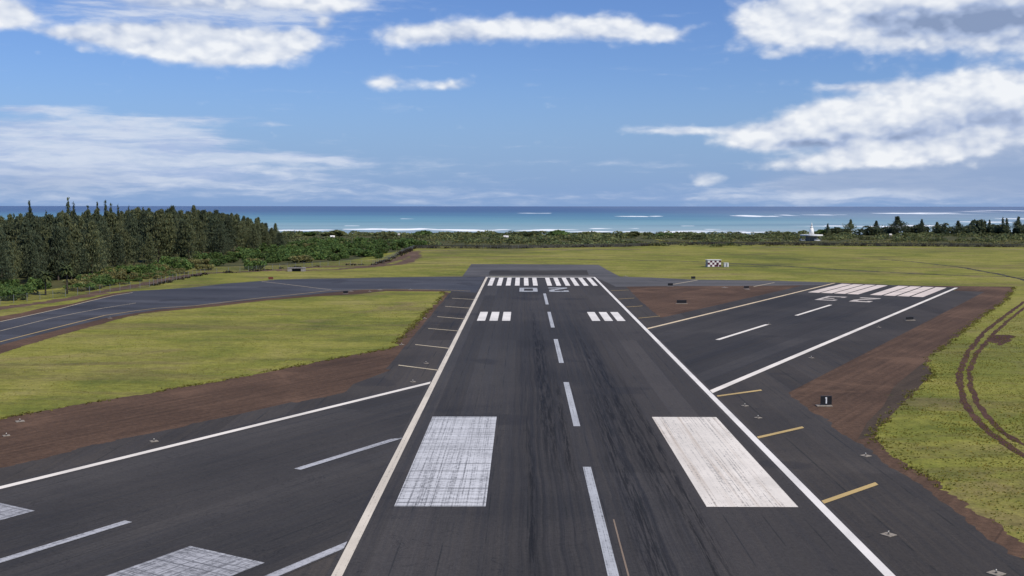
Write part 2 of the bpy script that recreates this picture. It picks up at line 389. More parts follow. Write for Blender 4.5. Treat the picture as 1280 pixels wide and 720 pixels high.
    c = n.mix(n.m('MULTIPLY', patch, .4), c, (.022, .022, .025))
    c = n.vm('SCALE', c, scale=n.m('MULTIPLY', n.ss(fine, .2, .8, .80, 1.20), gain))
    n.put(n.bs.inputs['Base Color'], c)
    n.put(n.bs.inputs['Roughness'], n.ss(s1, .3, .7, .78, .95)); n.bs.inputs['Specular IOR Level'].default_value = .2
    bump(n, n.m('ADD', fine, n.m('MULTIPLY', s2, .6)), .03, .5); return m
def paint_mat(name, col, worn=.35, ang=0.0, grid=False, under=(.045, .045, .048), stain=None):
    m, n = newmat(name); p = pos(n); x, y, _ = n.sep(p); ca, sa = math.cos(ang), math.sin(ang)
    al = n.m('ADD', n.m('MULTIPLY', x, sa), n.m('MULTIPLY', y, ca)); ac = n.m('SUBTRACT', n.m('MULTIPLY', x, ca), n.m('MULTIPLY', y, sa))
    st = n.noise(n.xyz(n.m('MULTIPLY', ac, 4.6), n.m('MULTIPLY', al, .03)), 1.0, 6, .75)
    fine = n.noise(p, 2.0, 6, .75)
    w = n.m('ADD', n.m('MULTIPLY', st, .62), n.m('MULTIPLY', fine, .38))
    if grid:
        cr = n.noise(n.xyz(n.m('MULTIPLY', al, 2.6), n.m('MULTIPLY', ac, .03)), 1.0, 6, .75)
        th = n.noise(n.xyz(n.m('MULTIPLY', n.m('ADD', al, n.m('MULTIPLY', ac, .35)), .9), n.m('MULTIPLY', ac, .03)), 4.0, 4, .7)
        w = n.m('MULTIPLY_ADD', n.m('MAXIMUM', w, n.m('MAXIMUM', cr, n.m('MULTIPLY', th, .84))), .7, n.m('MULTIPLY', w, .3))
    mask = n.ss(w, .62 - worn * .20, .74 - worn * .18)
    big = n.ss(n.noise(p, .11, 4), .35, .65, .88, 1.06)
    c = n.vm('SCALE', tuple(col), scale=big)
    if stain: c = n.mix(n.m('MULTIPLY', n.ss(n.noise(n.xyz(n.m('MULTIPLY', ac, 1.2), n.m('MULTIPLY', al, .02)), 1.0, 4), .50, .68), .55), c, stain)
    c = n.mix(n.m('MULTIPLY', mask, .82), c, under)
    n.put(n.bs.inputs['Base Color'], c); n.bs.inputs['Roughness'].default_value = .75
    return m
def leaf_mat(name, col, trans=.25, rough=.75):
    m, n = newmat(name)
    at_ = n.new('ShaderNodeAttribute', attribute_name='tint')
    oi = n.new('ShaderNodeObjectInfo')
    c = n.mix(1.0, tuple(col), at_.outputs['Color'], 'MULTIPLY')
    c = n.vm('SCALE', c, scale=n.ss(oi.outputs['Random'], 0, 1, .86, 1.16, smooth=False))
    n.put(n.bs.inputs['Base Color'], c); n.bs.inputs['Roughness'].default_value = rough; n.bs.inputs['Specular IOR Level'].default_value = .25
    tr = n.new('ShaderNodeBsdfTranslucent'); n.put(tr.inputs[0], c)
    mx = n.new('ShaderNodeMixShader'); mx.inputs[0].default_value = trans
    n.t.links.new(n.bs.outputs[0], mx.inputs[1]); n.t.links.new(tr.outputs[0], mx.inputs[2]); n.t.links.new(mx.outputs[0], n.out.inputs[0])
    return m

M = {}
A23 = math.radians(30)
C23 = -89.2
M['grass'] = grass_mat()
M['dirt'] = dirt_mat(ang=math.radians(32))
M['dirt_red'] = dirt_mat('rutted_red_soil', (.050, .022, .016), (.095, .050, .034))
M['track'] = dirt_mat('dirt_track_soil', (.075, .045, .030), (.135, .088, .058), ang=math.radians(-40))
M['dry_grass'] = dirt_mat('dry_straw_grass', (.120, .092, .046), (.210, .165, .090))
M['soil_dark'] = dirt_mat('dark_soil', (.044, .032, .022), (.078, .055, .037), ang=math.radians(35))
M['gravel'] = dirt_mat('dark_gravel', (.032, .030, .028), (.058, .052, .046), ang=math.radians(35))
M['asphalt_main'] = asphalt_mat('grooved_runway_asphalt')
M['asphalt_cross'] = asphalt_mat('crossing_runway_asphalt', A23, C23, dark=(.034, .0325, .0325), light=(.060, .0545, .050), rubber=False)
M['asphalt_shoulder'] = asphalt_mat('shoulder_asphalt', 0, 0, dark=(.038, .0345, .032), light=(.066, .057, .049), rubber=False, seams=6.5)
M['asphalt_taxi'] = asphalt_mat('taxiway_asphalt', math.radians(-80), 0, dark=(.044, .047, .057), light=(.072, .073, .082), rubber=False, seams=7.5)
M['asphalt_pad'] = asphalt_mat('blast_pad_asphalt', math.radians(90), 0, dark=(.075, .073, .073), light=(.120, .114, .110), rubber=False, seams=7.5)
M['paint_white'] = paint_mat('white_runway_paint', (.75, .71, .65), .32)
M['paint_edge'] = paint_mat('cream_runway_paint', (.64, .57, .46), .5)
M['paint_dash'] = paint_mat('grey_white_paint', (.42, .43, .44), .62)  # greyer base colour than the edge and threshold marks
M['paint_block'] = paint_mat('cream_white_block_paint', (.75, .69, .60), .58, stain=(.44, .35, .26))
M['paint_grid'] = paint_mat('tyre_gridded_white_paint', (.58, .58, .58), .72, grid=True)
M['paint_white23'] = paint_mat('white_paint_of_crossing_runway', (.76, .70, .61), .28, A23)
M['paint_stripe23'] = paint_mat('cream_stripe_paint', (.68, .58, .50), .36, A23)
M['paint_gridgrey'] = paint_mat('tyre_gridded_grey_paint', (.46, .46, .47), .85, A23, grid=True)  # gridded wear over a grey base colour
M['paint_num23'] = paint_mat('faded_numeral_paint', (.52, .46, .40), .5, A23)
M['paint_grey23'] = paint_mat('grey_crossing_paint', (.44, .44, .45), .72, A23, under=(.04, .04, .045))  # near marks of the crossing runway, greyer base colour than its far ones
M['paint_cream23'] = paint_mat('yellowed_edge_paint', (.66, .52, .33), .35, A23)
M['paint_yellow'] = paint_mat('faded_yellow_paint', (.48, .34, .13), .42, math.radians(60))
M['seal'] = paint_mat('tan_joint_seal', (.22, .16, .11), .5)
M['paint_yellow_pale'] = paint_mat('pale_yellow_paint', (.50, .42, .28), .5)
M['concrete'] = simple('pale_concrete', (.25, .215, .17), .85, var=.2)
M['concrete_dark'] = simple('weathered_concrete', (.25, .23, .21), .9, var=.25, scale=1.0)
M['black'] = simple('black_sign_face', (.010, .010, .011), .5)
M['sign_white'] = simple('white_sign_paint', (.78, .78, .76), .5, var=.05)
M['metal'] = simple('galvanised_steel', (.34, .35, .36), .45, .6)
M['dark_metal'] = simple('dark_steel', (.05, .05, .05), .5, .4)
M['white_paint'] = simple('white_building_paint', (.80, .79, .75), .55, var=.06, scale=.6)
M['roof_white'] = simple('pale_roof', (.66, .64, .60), .6, var=.12, scale=.8)
M['maroon'] = simple('dark_maroon_paint', (.060, .010, .022), .5)
M['glass'] = simple('dark_glass', (.02, .022, .025), .1)
M['rust'] = simple('rusty_red_paint', (.16, .045, .025), .7, var=.3)
M['lens'] = simple('frosted_lens', (.75, .72, .62), .2)
M['bark'] = simple('grey_brown_bark', (.085, .065, .05), .95, var=.35, scale=1.5)
M['bark_dead'] = simple('bare_grey_bark', (.05, .045, .042), .95, var=.3)
M['pine'] = leaf_mat('ironwood_needles', (.160, .176, .084), .48)
M['pine_dark'] = leaf_mat('dark_ironwood_needles', (.090, .110, .060), .42)
M['shrub'] = leaf_mat('green_scrub_leaves', (.100, .155, .042), .35)
M['shrub_olive'] = leaf_mat('olive_scrub_leaves', (.190, .182, .068), .35)
M['scrub_far'] = leaf_mat('coastal_scrub_leaves', (.150, .168, .068), .35)
M['weeds'] = leaf_mat('dark_weeds', (.040, .033, .020))
M['palm'] = leaf_mat('palm_fronds', (.060, .078, .026), .2)
M['tuft'] = leaf_mat('grass_blades', (.228, .216, .044), .45)
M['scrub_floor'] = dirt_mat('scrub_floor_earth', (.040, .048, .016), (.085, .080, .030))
M['foam'] = simple('sea_foam', (.84, .87, .88), .8, var=.08, scale=.05)

# ------------------------------------------------------------------ ground, sea
SEA = -6.0
def land_z(y, x=0.0):
    t = min(max((y - 1120) / 150, 0), 1); return -(t * t * (3 - 2 * t)) * 7.5
SHORE = 1290
def build_ground():
    ys = list(np.linspace(-800, 0, 5)) + list(np.linspace(60, 1110, 36)) + list(np.linspace(1120, 1300, 19))
    xs = list(np.linspace(-5200, -900, 12)) + list(np.linspace(-800, 800, 65)) + list(np.linspace(900, 5200, 12))
    bm = bmesh.new(); rows = []
    for y in ys:
        r = []
        for x in xs:
            yy = y
            if y > 1115: yy = y + 22 * fnoise(x, 0, .006, 4.0)
            r.append(bm.verts.new((x, yy, land_z(y))))
        rows.append(r)
    for a, b in zip(rows, rows[1:]):
        for i in range(len(xs) - 1): bm.faces.new((a[i], a[i + 1], b[i + 1], b[i]))
    me = bpy.data.meshes.new('ground'); bm.to_mesh(me); bm.free()
    return link('ground', me, M['grass'], kind='structure')
build_ground()
def sea_mat():
    m, n = newmat('sea_water'); p = pos(n); x, y, _ = n.sep(p)
    # shallow reef water near the coast, deep water beyond; distance on a log scale
    lg = n.m('LOGARITHM', n.m('MAXIMUM', y, 1200.0), 10.0)
    wob = n.m('MULTIPLY', n.m('SUBTRACT', n.noise(n.vm('MULTIPLY', p, (.0006, .0022, 1)), 1.0, 6, .6), .5), .34)
    t = n.ss(n.m('ADD', lg, wob), 3.10, 4.30, 0.0, 1.0, smooth=False)
    c = n.ramp(t, [(0.0, (.33, .40, .42)), (.12, (.27, .40, .43)), (.25, (.150, .315, .375)), (.40, (.095, .215, .315)), (.60, (.068, .130, .245)), (1.0, (.078, .132, .250))])
    reef = n.ss(n.noise(n.vm('MULTIPLY', p, (.0012, .006, 1)), 1.0, 6, .65), .47, .66)
    right = n.ss(x, 200, 1500)
    c = n.mix(n.m('MULTIPLY', n.m('MULTIPLY', right, n.ss(lg, 3.45, 4.0, 1.0, .25)), .62), c, (.31, .37, .44))
    c = n.mix(n.m('MULTIPLY', reef, n.ss(lg, 3.3, 4.0, .30, .12)), c, (.05, .10, .18))
    cap = n.ss(n.noise(n.vm('MULTIPLY', p, (.012, .04, 1)), 1.0, 5, .7), .70, .76)
    c = n.mix(n.m('MULTIPLY', cap, n.ss(lg, 3.3, 4.0, .55, .10)), c, (.72, .75, .78))
    n.put(n.bs.inputs['Base Color'], c); n.bs.inputs['Roughness'].default_value = .45; n.bs.inputs['Specular IOR Level'].default_value = .16
    bump(n, n.noise(n.vm('MULTIPLY', p, (.03, .07, 1)), 1.0, 5, .6), 1.0, .6)
    return m
bm = bmesh.new()
ys = [1100, 1400, 1800, 2400, 3400, 5000, 9000, 18000, 40000]; xs = [-40000, -12000, -5000, -2000, -800, 0, 800, 2000, 5000, 12000, 40000]
g = [[bm.verts.new((x, y, SEA)) for x in xs] for y in ys]
for a, b in zip(g, g[1:]):
    for i in range(len(xs) - 1): bm.faces.new((a[i], a[i + 1], b[i + 1], b[i]))
me = bpy.data.meshes.new('sea'); bm.to_mesh(me); bm.free()
sea = link('sea', me, sea_mat(), kind='structure')

def breaker(x0, x1, y, th, hgt, seed):
    """a low ridge of broken white water lying on the sea"""
    hgt *= 1.2; th *= 1.15; a, b = G(x0, y, SEA), G(x1, y, SEA); far = G((x0 + x1) / 2, y - th / 2, SEA).y; near = G((x0 + x1) / 2, y + th / 2, SEA).y
    W_ = far - near; n_ = max(12, int(abs(b.x - a.x) / 9)); bm = bmesh.new(); rows = []
    for i in range(n_ + 1):
        t = i / n_; p = a.lerp(b, t); e = max(0.0, min(1, min(t, 1 - t) * 9)) ** .6
        e *= max(0.02, .55 + 1.25 * fnoise(p.x, seed, .016, seed)); yo = W_ * .5 * fnoise(p.x, seed + 3, .009, seed)
        w = W_ * .5 * e
        rows.append([bm.verts.new((p.x, p.y + yo + w * s_, SEA + .02 + hgt * e * q)) for s_, q in ((-1.2, 0), (-.7, .22), (-.15, 1), (.2, .9), (.6, .1), (1.0, 0))])
    for r, s_ in zip(rows, rows[1:]):
        for j in range(5): bm.faces.new((r[j], s_[j], s_[j + 1], r[j + 1]))
    me = bpy.data.meshes.new('breaker'); bm.to_mesh(me); bm.free()
    link('breaker', me, M['foam'], sea, 'structure')
for i, q in enumerate([(346, 440, 287.6, 1.2, .7), (425, 545, 286.6, 1.3, 1.0), (478, 520, 287.6, .8, .4), (535, 640, 287.0, 1.1, .8), (560, 700, 288.2, .9, .6), (640, 725, 287.3, 1.0, .6),
                       (735, 800, 285.6, .8, .8), (735, 860, 289.5, 1.4, .7), (820, 985, 290.3, 1.6, .8), (845, 935, 289.0, .9, .5), (880, 900, 286.6, .6, .4), (768, 832, 270.4, .75, 1.6), (780, 806, 271.0, .5, 1.3), (920, 960, 270.2, .9, 2.0),
                       (978, 986, 269.2, .8, 1.4), (1005, 1035, 268.6, .7, 1.4), (1045, 1058, 268.4, .6, 1.2), (1078, 1155, 266.6, 1.2, 2.4), (1156, 1196, 266.2, .6, 1.4), (1215, 1228, 264.8, .9, 2.0), (1236, 1250, 263.4, .6, 1.8),
                       (1040, 1130, 283.0, 1.6, .9), (985, 1075, 282.6, .8, .5), (1130, 1185, 282.5, 1.2, .8), (1255, 1300, 273.6, 1.4, 1.6), (1180, 1260, 277.5, .8, .6), (690, 770, 289.6, 1.0, .5), (895, 910, 282.4, .5, .5), (850, 868, 282.4, .4, .4),
                       (640, 690, 266.5, .3, .8), (500, 518, 273.5, .3, .6), (430, 450, 282.3, .35, .4)]):
    breaker(*q, seed=i * 3.7 + 1)

# ------------------------------------------------------------------ pavements (each sheet a little above the one below)
Z = dict(track=.008, gravel=.012, dirt=.02, shoulder=.03, taxi=.038, pad=.046, cross=.054, main=.062, paint=.070, paint2=.076)
d23 = Vector((math.sin(A23), math.cos(A23))); n23 = Vector((math.cos(A23), -math.sin(A23)))
def X23(n_, s_): return n23 * (n_ + C23) + d23 * s_
def rect23(n0, n1, s0, s1): return [X23(n0, s0), X23(n1, s0), X23(n1, s1), X23(n0, s1)]

left_grass_edge = [(-60, 530), (0, 524), (32, 517.5), (70, 511), (110, 504), (150, 497), (190, 491), (220, 485), (275, 476), (320, 467.5), (365, 459), (407, 450), (460, 441), (492, 434), (498, 425), (510, 414), (532, 391), (545, 379), (555, 369), (553, 364.4)]
left_dirt_in = [(566, 366), (545, 397), (527, 420), (510, 442), (499, 456), (500, 475), (480, 479), (430, 491), (370, 503.5), (320, 515), (260, 526), (190, 542), (160, 547), (110, 559), (60, 573), (0, 586), (-60, 600)]
left_dirt_under = [(576, 368), (560, 400), (540, 425), (525, 445), (512, 462), (515, 482), (480, 496), (430, 508), (370, 520), (320, 532), (190, 560), (110, 578), (0, 608), (-60, 624)]
sheet('bare_earth', ragged(px(left_grass_edge), .95, .22, seed=1, closed=False) + px(left_dirt_under), Z['dirt'], M['dirt'])
right_dirt_in = [(970, 489), (1010, 465), (1047, 446), (1110, 414), (1147, 393), (1172, 382), (1192, 366), (1196, 358.2)]
right_grass_edge = [(1268, 358.6), (1257, 376), (1224, 398), (1196, 421), (1172, 440), (1159, 449), (1158, 457), (1167, 466), (1142, 491), (1118, 515), (1098, 533), (1092, 545), (1098, 556), (1120, 571), (1150, 590), (1177, 609), (1225, 642), (1290, 688), (1340, 724)]
right_dirt_close = [(1290, 750), (1180, 665), (1050, 566), (990, 520), (960, 500)]
sheet('bare_earth', ragged(px(right_dirt_in), .6, .3, seed=17, closed=False) + ragged(px(right_grass_edge), .9, .25, seed=2, closed=False) + px(right_dirt_close), Z['dirt'], M['dirt'])
tri = [(782, 357.2), (840, 356.2), (920, 356.2), (1000, 355.8), (1045, 353.0), (1010, 364), (960, 374), (885, 389), (852, 397), (832, 400.5), (824, 396), (800, 376)]
sheet('bare_earth', ragged(px(tri), .35, .2, seed=3), Z['shoulder'] + .003, M['dirt'])
gp = [(1159, 449.6), (1157, 457), (1166, 466.5), (1141, 491.5), (1117, 515.5), (1097, 533.5), (1090, 546), (1072, 550), (1084, 528), (1104, 508), (1117, 484), (1136, 468)]
sheet('gravel_patch', px(gp), Z['dirt'] + .006, M['soil_dark'])

# main runway with shoulders
runway = sheet('runway', [Vector(p) for p in ((-23.4, 10), (23.4, 10), (23.4, 454), (-23.4, 454))], Z['main'], M['asphalt_main'])
sh = [Vector((-36, 10)), Vector((35.2, 10))] + [Vector((35.2 + .55 * fnoise(0, y, .1, 2.0) + .45 * fnoise(0, y, .9, 5.0), y)) for y in range(20, 452, 1)] + [Vector((36, 452)), Vector((-34, 452))]
shl = [Vector((-32.6 + .35 * fnoise(3, y, .1, 6.0), y)) for y in range(440, 196, -3)]
sheet('runway_shoulder', sh + shl + [Vector((-31.5, 196)), Vector((-36, 180)), Vector((-36, 10))], Z['shoulder'], M['asphalt_shoulder'])
sheet('runway_shoulder', ragged(px([(511, 441)] + left_dirt_in[4:]), .75, .3, seed=14, closed=False) + px([(-60, 640), (320, 545), (470, 510), (530, 480), (540, 445)]), Z['shoulder'] + .004, M['asphalt_shoulder'])
# crossing runway with its shoulders
sheet('runway_shoulder', rect23(-29.5, -20, -120, 120) , Z['shoulder'] + .002, M['asphalt_shoulder'])
sheet('runway_shoulder', rect23(20, 33.5, 150, 405), Z['shoulder'] + .002, M['asphalt_shoulder'])
sheet('runway_shoulder', rect23(-29.5, -20, 215, 424), Z['shoulder'] + .006, M['asphalt_shoulder'])
crossing = sheet('crossing_runway', rect23(-23.2, 23.2, -140, 422), Z['cross'], M['asphalt_cross'])

# taxiway that bends in from the left, and the strip to the right of the threshold
tax_up = [(-60, 402.5), (0, 395.5), (28, 391), (56, 384), (90, 379.6), (124, 371), (142, 366.4), (167, 364), (200, 362), (240, 359.4), (282, 354.6), (331, 351), (346, 349.5), (388, 348.4), (440, 347.8), (479, 346.8), (578, 345.8), (612, 345.8)]
tax_lo = [(600, 366.5), (587, 365.5), (550, 363.2), (512, 361.6), (482, 362), (450, 362.6), (430, 364), (411, 366), (388, 368.5), (331, 373.5), (256, 381.5), (200, 387), (169, 391.5), (131, 398), (71, 413), (19, 426.5), (0, 431.5), (-60, 447)]
tax_grass = [(553, 364.4), (482, 363.9), (445, 368), (415, 369.5), (388, 371), (331, 376), (256, 384.4), (200, 389.6), (176, 392.4), (150, 398.4), (120, 407), (90, 415), (30, 432), (0, 442.5), (-60, 462)]
sheet('bare_earth', px(tax_up[:12]) + px([(600, 347), (600, 364)]) + ragged(px(tax_grass), .5, .2, seed=5, closed=False), Z['gravel'] + .004, M['dirt'])
tax_up_in = [(-60, 409), (0, 401.8), (37, 393.8), (75, 385.5), (110, 376.5), (142, 369.2), (160, 366)] + tax_up[7:]
taxiway = sheet('taxiway', px(tax_up_in) + px(tax_lo), Z['taxi'], M['asphalt_taxi'])
taxr = [(742, 345.6), (774, 346), (814, 347), (870, 349.6), (920, 350.2), (968, 351), (1041, 353.2), (1030, 356.4), (920, 357.6), (840, 357.6), (770, 358.6)]
sheet('taxiway', ragged(px(taxr), .25, .1, seed=6), Z['shoulder'] + .008, M['asphalt_pad'])
# hard standing beyond the crossing runway's end
sheet('bare_earth', ragged(px([(1035, 353.6), (1041, 352.9), (1117, 356.4), (1190, 357.6), (1269, 358.3), (1262, 364), (1190, 362), (1150, 372), (1060, 360)]), .5, .1, seed=8), Z['dirt'] + .002, M['dirt'])
pad = [(578, 345.6), (589, 330.2), (640, 330.2), (748, 331), (759, 337.5), (776, 346.4)]
blast = sheet('blast_pad', px(pad), Z['pad'], M['asphalt_pad'])
sheet('stained_asphalt', ragged(px([(613, 338.3), (733, 338.0), (737, 343.8), (611, 343.8)]), .5, .06, seed=9), Z['pad'] + .006, M['gravel'], blast)

# ------------------------------------------------------------------ painted markings, each mark a piece of its runway
def mark(name, pts, mat, parent, z=Z['paint']): return sheet(name, pts, z, mat, parent)
def box2(x0, x1, y0, y1): return [Vector((x0, y0)), Vector((x1, y0)), Vector((x1, y1)), Vector((x0, y1))]
for s_ in (-1, 1):
    mark('edge_line', box2(22.05 * s_, 22.95 * s_, 20, 451), M['paint_edge'] if s_ < 0 else M['paint_white'], runway)
    for q in range(6):
        a = 1.8 + 3.43 * q
        mark('threshold_stripe', box2(min(a * s_, (a + 1.75) * s_), max(a * s_, (a + 1.75) * s_), 404.5, 448.5), M['paint_white'], runway)
    for a in (10.7, 14.0, 17.25):
        mark('touchdown_stripe', box2(min(a * s_, (a + 2.15) * s_), max(a * s_, (a + 2.15) * s_), 280.5, 304), M['paint_white'], runway)
mark('threshold_bar', box2(-22.95, 22.95, 451.1, 453.6), M['paint_white'], runway)
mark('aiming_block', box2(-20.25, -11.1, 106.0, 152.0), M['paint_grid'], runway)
mark('aiming_block', box2(11.0, 20.15, 106.2, 152.2), M['paint_block'], runway)
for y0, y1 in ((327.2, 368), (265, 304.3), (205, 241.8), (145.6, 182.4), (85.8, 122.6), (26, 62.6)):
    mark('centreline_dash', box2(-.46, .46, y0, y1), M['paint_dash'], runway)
def glyph(ch, place, name, mat, parent):
    """block numeral read from the far end; unit box 1 x 1, place maps (u right, w up) as the reader beyond sees it to the ground"""
    S2 = {'0': [[(0, 0), (.25, 0), (.25, 1), (0, 1)], [(.75, 0), (1, 0), (1, 1), (.75, 1)], [(.25, 0), (.75, 0), (.75, .2), (.25, .2)], [(.25, .8), (.75, .8), (.75, 1), (.25, 1)]],
          '2': [[(0, 0), (1, 0), (1, .17), (0, .17)], [(0, .17), (.32, .17), (1, .58), (1, .80), (.72, .80), (.72, .62)], [(.0, .72), (.25, .72), (.25, .83), (0, .83)], [(.0, .83), (1, .80), (1, 1), (0, 1)]],
          '3': [[(0, 0), (1, 0), (1, .15), (0, .15)], [(.78, .15), (1, .15), (1, .85), (.78, .85)], [(0, .85), (1, .85), (1, 1), (0, 1)], [(.35, .43), (.78, .43), (.78, .56), (.35, .56)], [(0, .15), (.2, .15), (.2, .24), (0, .24)], [(0, .76), (.2, .76), (.2, .85), (0, .85)]]}
    m = MB()
    for pl in S2[ch]: m.poly([place(u, w) for u, w in pl], Z['paint'])
    return m.build(name, mat, parent, 'structure')
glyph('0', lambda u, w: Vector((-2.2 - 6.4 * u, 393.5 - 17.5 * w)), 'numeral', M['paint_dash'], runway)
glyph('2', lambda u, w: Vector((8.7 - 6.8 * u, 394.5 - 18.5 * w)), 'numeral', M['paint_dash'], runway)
# crossing runway marks
def clip_left(s_): return s_
mark('edge_line', [X23(-22.6, -140), X23(-21.7, -140), Vector((-23.1, 180.4)), Vector((-23.1, 182.6))], M['paint_white23'], crossing)
mark('edge_line', [X23(21.7, -140), X23(22.6, -140), Vector((-23.1, 92.6)), Vector((-23.1, 94.6))], M['paint_grey23'], crossing)
mark('edge_line', [Vector((23.1, 262.0)), X23(-21.9, 421), X23(-22.8, 421), Vector((23.1, 264.0))], M['paint_cream23'], crossing)
mark('edge_line', [Vector((23.1, 172.0)), X23(22.7, 419.5), X23(21.6, 419.5), Vector((23.1, 174.6))], M['paint_white23'], crossing)
for s0, s1, mt in ((227, 263.6, 'paint_white23'), (289.5, 326.5, 'paint_white23'), (28, 64.6, 'paint_grey23'), (-33, 3.6, 'paint_grey23')):
    mark('centreline_dash', rect23(-.5, .5, s0, s1), M[mt], crossing)
mark('centreline_dash', [X23(-.5, 88.3), X23(.5, 88.3), X23(.5, 108.1), X23(-.5, 106.6)], M['paint_grey23'], crossing)
for s_ in (-1, 1):
    for q in range(4):
        a = 1.9 + 4.45 * q
        mark('threshold_stripe', rect23(min(a * s_, (a + 3.75) * s_), max(a * s_, (a + 3.75) * s_), 370.5, 418.5), M['paint_stripe23'], crossing)
    mark('aiming_block', rect23(min(10.8 * s_, 19.6 * s_), max(10.8 * s_, 19.6 * s_), 16.5, 62.3), M['paint_gridgrey'], crossing)
glyph('2', lambda u, w: X23(8.2 - 6.4 * u, 358.5 - 17 * w), 'numeral', M['paint_num23'], crossing)
glyph('3', lambda u, w: X23(-2.6 - 6.4 * u, 358.5 - 17 * w), 'numeral', M['paint_num23'], crossing)

# yellow shoulder bars, slanting outwards and forwards
def shoulder_bar(a, b, w=.9, mat='paint_yellow'):
    a, b = G(*a), G(*b); t = (b - a).normalized(); nn = Vector((0, 1)) * w * .5 * 1.1
    mark('shoulder_bar', [a - nn, b - nn, b + nn, a + nn], M[mat], runway, Z['paint'])
for a, b in (((548, 463.2), (498, 456.8)), ((562, 435.8), (519, 431)), ((573, 414), (535, 410.8)), ((581.5, 399), (546.5, 396)), ((587.5, 385.4), (556.5, 383.2)), ((593, 374.6), (565, 373))):
    shoulder_bar(a, b, .8, 'paint_yellow_pale')
for a, b in (((1028.5, 628.5), (1096, 605)), ((947, 547.5), (1004, 534.5)), ((896.5, 495.6), (952, 488)), ((798, 398), (825, 395.4)), ((783, 384), (803, 382.6)), ((773, 374), (793, 372.8)), ((764, 363.4), (786, 362.8))):
    shoulder_bar(a, b, .95 if a[1] > 450 else .6)
mark('joint_seal', [Vector((p[0], p[1])) for p in strip_pts(px([(767, 650), (775, 681), (786, 722)]), .15)[0]] + [Vector((p[0], p[1])) for p in strip_pts(px([(767, 650), (775, 681), (786, 722)]), .15)[1]][::-1], M['seal'], runway, Z['paint'])
# taxiway lines
strip('edge_line', px([(-60, 409.5), (0, 402.4), (37, 394.4), (75, 386), (110, 377), (142, 369.6), (166, 365.9)]), .5, Z['paint'], M['paint_yellow_pale'], parent=taxiway)
strip('edge_line', px([(-60, 442), (0, 427.6), (19, 422.6), (71, 409.4), (131, 394.5), (169, 388.8), (197, 385.4), (245, 382.2), (290, 376.7), (331, 372), (369, 368.2), (410, 363.6), (440, 362.6), (482, 361.6), (550, 362.4), (588, 364)]), .5, Z['paint'], M['paint_yellow'], parent=taxiway)
strip('centre_line', px([(-60, 427), (0, 414), (28, 407), (62, 398.4), (94, 391.9), (124, 386.2), (170, 379)]), .35, Z['paint'], M['paint_yellow_pale'], .1, 3.0, parent=taxiway)
strip('lead_off_line', px([(327, 352), (350, 354.6), (376, 357.8), (400, 360.8), (414, 362.2)]), .45, Z['paint'], M['paint_yellow_pale'], parent=taxiway)
strip('hold_line', px([(838, 356.2), (872, 350.3)]), .7, Z['paint'], M['paint_yellow_pale'], parent=taxiway)
strip('hold_line', px([(942, 358.4), (968, 353.4)]), .7, Z['paint'], M['paint_yellow_pale'], parent=taxiway)
strip('edge_line', px([(742, 345.4), (700, 344.9), (640, 344.9), (600, 345.2)]), .45, Z['paint'], M['paint_yellow_pale'], parent=taxiway)

fl = [(-80, 372), (0, 366), (60, 362), (110, 356), (150, 349), (187, 345), (225, 338), (256, 334), (300, 333), (331, 332), (359, 331), (410, 327), (440, 325), (470, 319), (500, 313.5), (520, 309.2)]
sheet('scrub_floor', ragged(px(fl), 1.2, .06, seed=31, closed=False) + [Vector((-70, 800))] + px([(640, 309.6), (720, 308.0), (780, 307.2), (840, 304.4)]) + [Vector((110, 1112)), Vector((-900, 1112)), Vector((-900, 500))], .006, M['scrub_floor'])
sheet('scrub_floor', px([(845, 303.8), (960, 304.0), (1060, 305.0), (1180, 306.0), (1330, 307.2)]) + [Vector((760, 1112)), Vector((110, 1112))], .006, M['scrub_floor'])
# ------------------------------------------------------------------ wheel ruts and dirt tracks
rut1 = [(1300, 366), (1280, 377.5), (1256, 395), (1230, 415), (1210, 440), (1199.5, 465), (1200, 481), (1206, 505), (1221, 525), (1238, 541.5), (1260, 558), (1285, 573), (1320, 590)]
rut2 = [(1310, 370), (1280, 385), (1260, 401), (1242, 417.5), (1220, 443), (1211, 465), (1213, 483), (1221, 502), (1233, 520), (1250, 538), (1267, 549), (1290, 561), (1325, 576)]
strip('wheel_rut', px(rut1), 1.1, Z['track'], M['dirt_red'], .42, 1.0)
strip('wheel_rut', px(rut2), .95, Z['track'], M['dirt_red'], .42, 7.0)
sheet('bare_earth', ragged(px([(1240, 420), (1262, 418), (1266, 426), (1250, 432), (1240, 428)]), 1.2, .2, seed=12), Z['track'] - .003, M['dirt_red'])
for i, (pth, w) in enumerate((([(720, 324.2), (780, 325), (850, 326.4), (900, 328.4), (960, 331.6), (1060, 337.6), (1145, 342), (1190, 344), (1290, 347)], 3.4), ([(1100, 324), (1139, 327), (1201, 334), (1252, 343.4), (1290, 352)], 2.6),
                              ([(604, 323.7), (660, 323.9), (720, 324.2)], 1.8), ([(1150, 343), (1280, 341), (1300, 341)], 1.2), ([(905, 331.5), (935, 333), (960, 334)], 3.0), ([(770, 320.6), (850, 319), (960, 317.4)], 2.2), ([(520, 316), (640, 316.5)], 1.6))):
    strip('dirt_track', px(pth), w, Z['track'], M['gravel'] if i != 5 else M['track'], w * .45, i * 2.0)
strip('dirt_track', px([(940, 308.6), (1060, 309.8), (1180, 310.8), (1300, 311.8)]), 9.0, Z['track'] - .003, M['dry_grass'], 4.0, 41.0)
strip('dirt_track', px([(520, 313.2), (600, 312.6), (720, 312.2), (800, 311.6)]), 9.0, Z['track'] - .003, M['dry_grass'], 4.0, 43.0)
bank = [(120, 366), (150, 361), (187, 354), (225, 346), (256, 341.5), (300, 340), (331, 338.4), (400, 333.6), (466, 332.8), (500, 323), (519, 314)]
strip('dirt_track', px(bank), 6.5, Z['track'] + .002, M['track'], 2.5, 21.0)
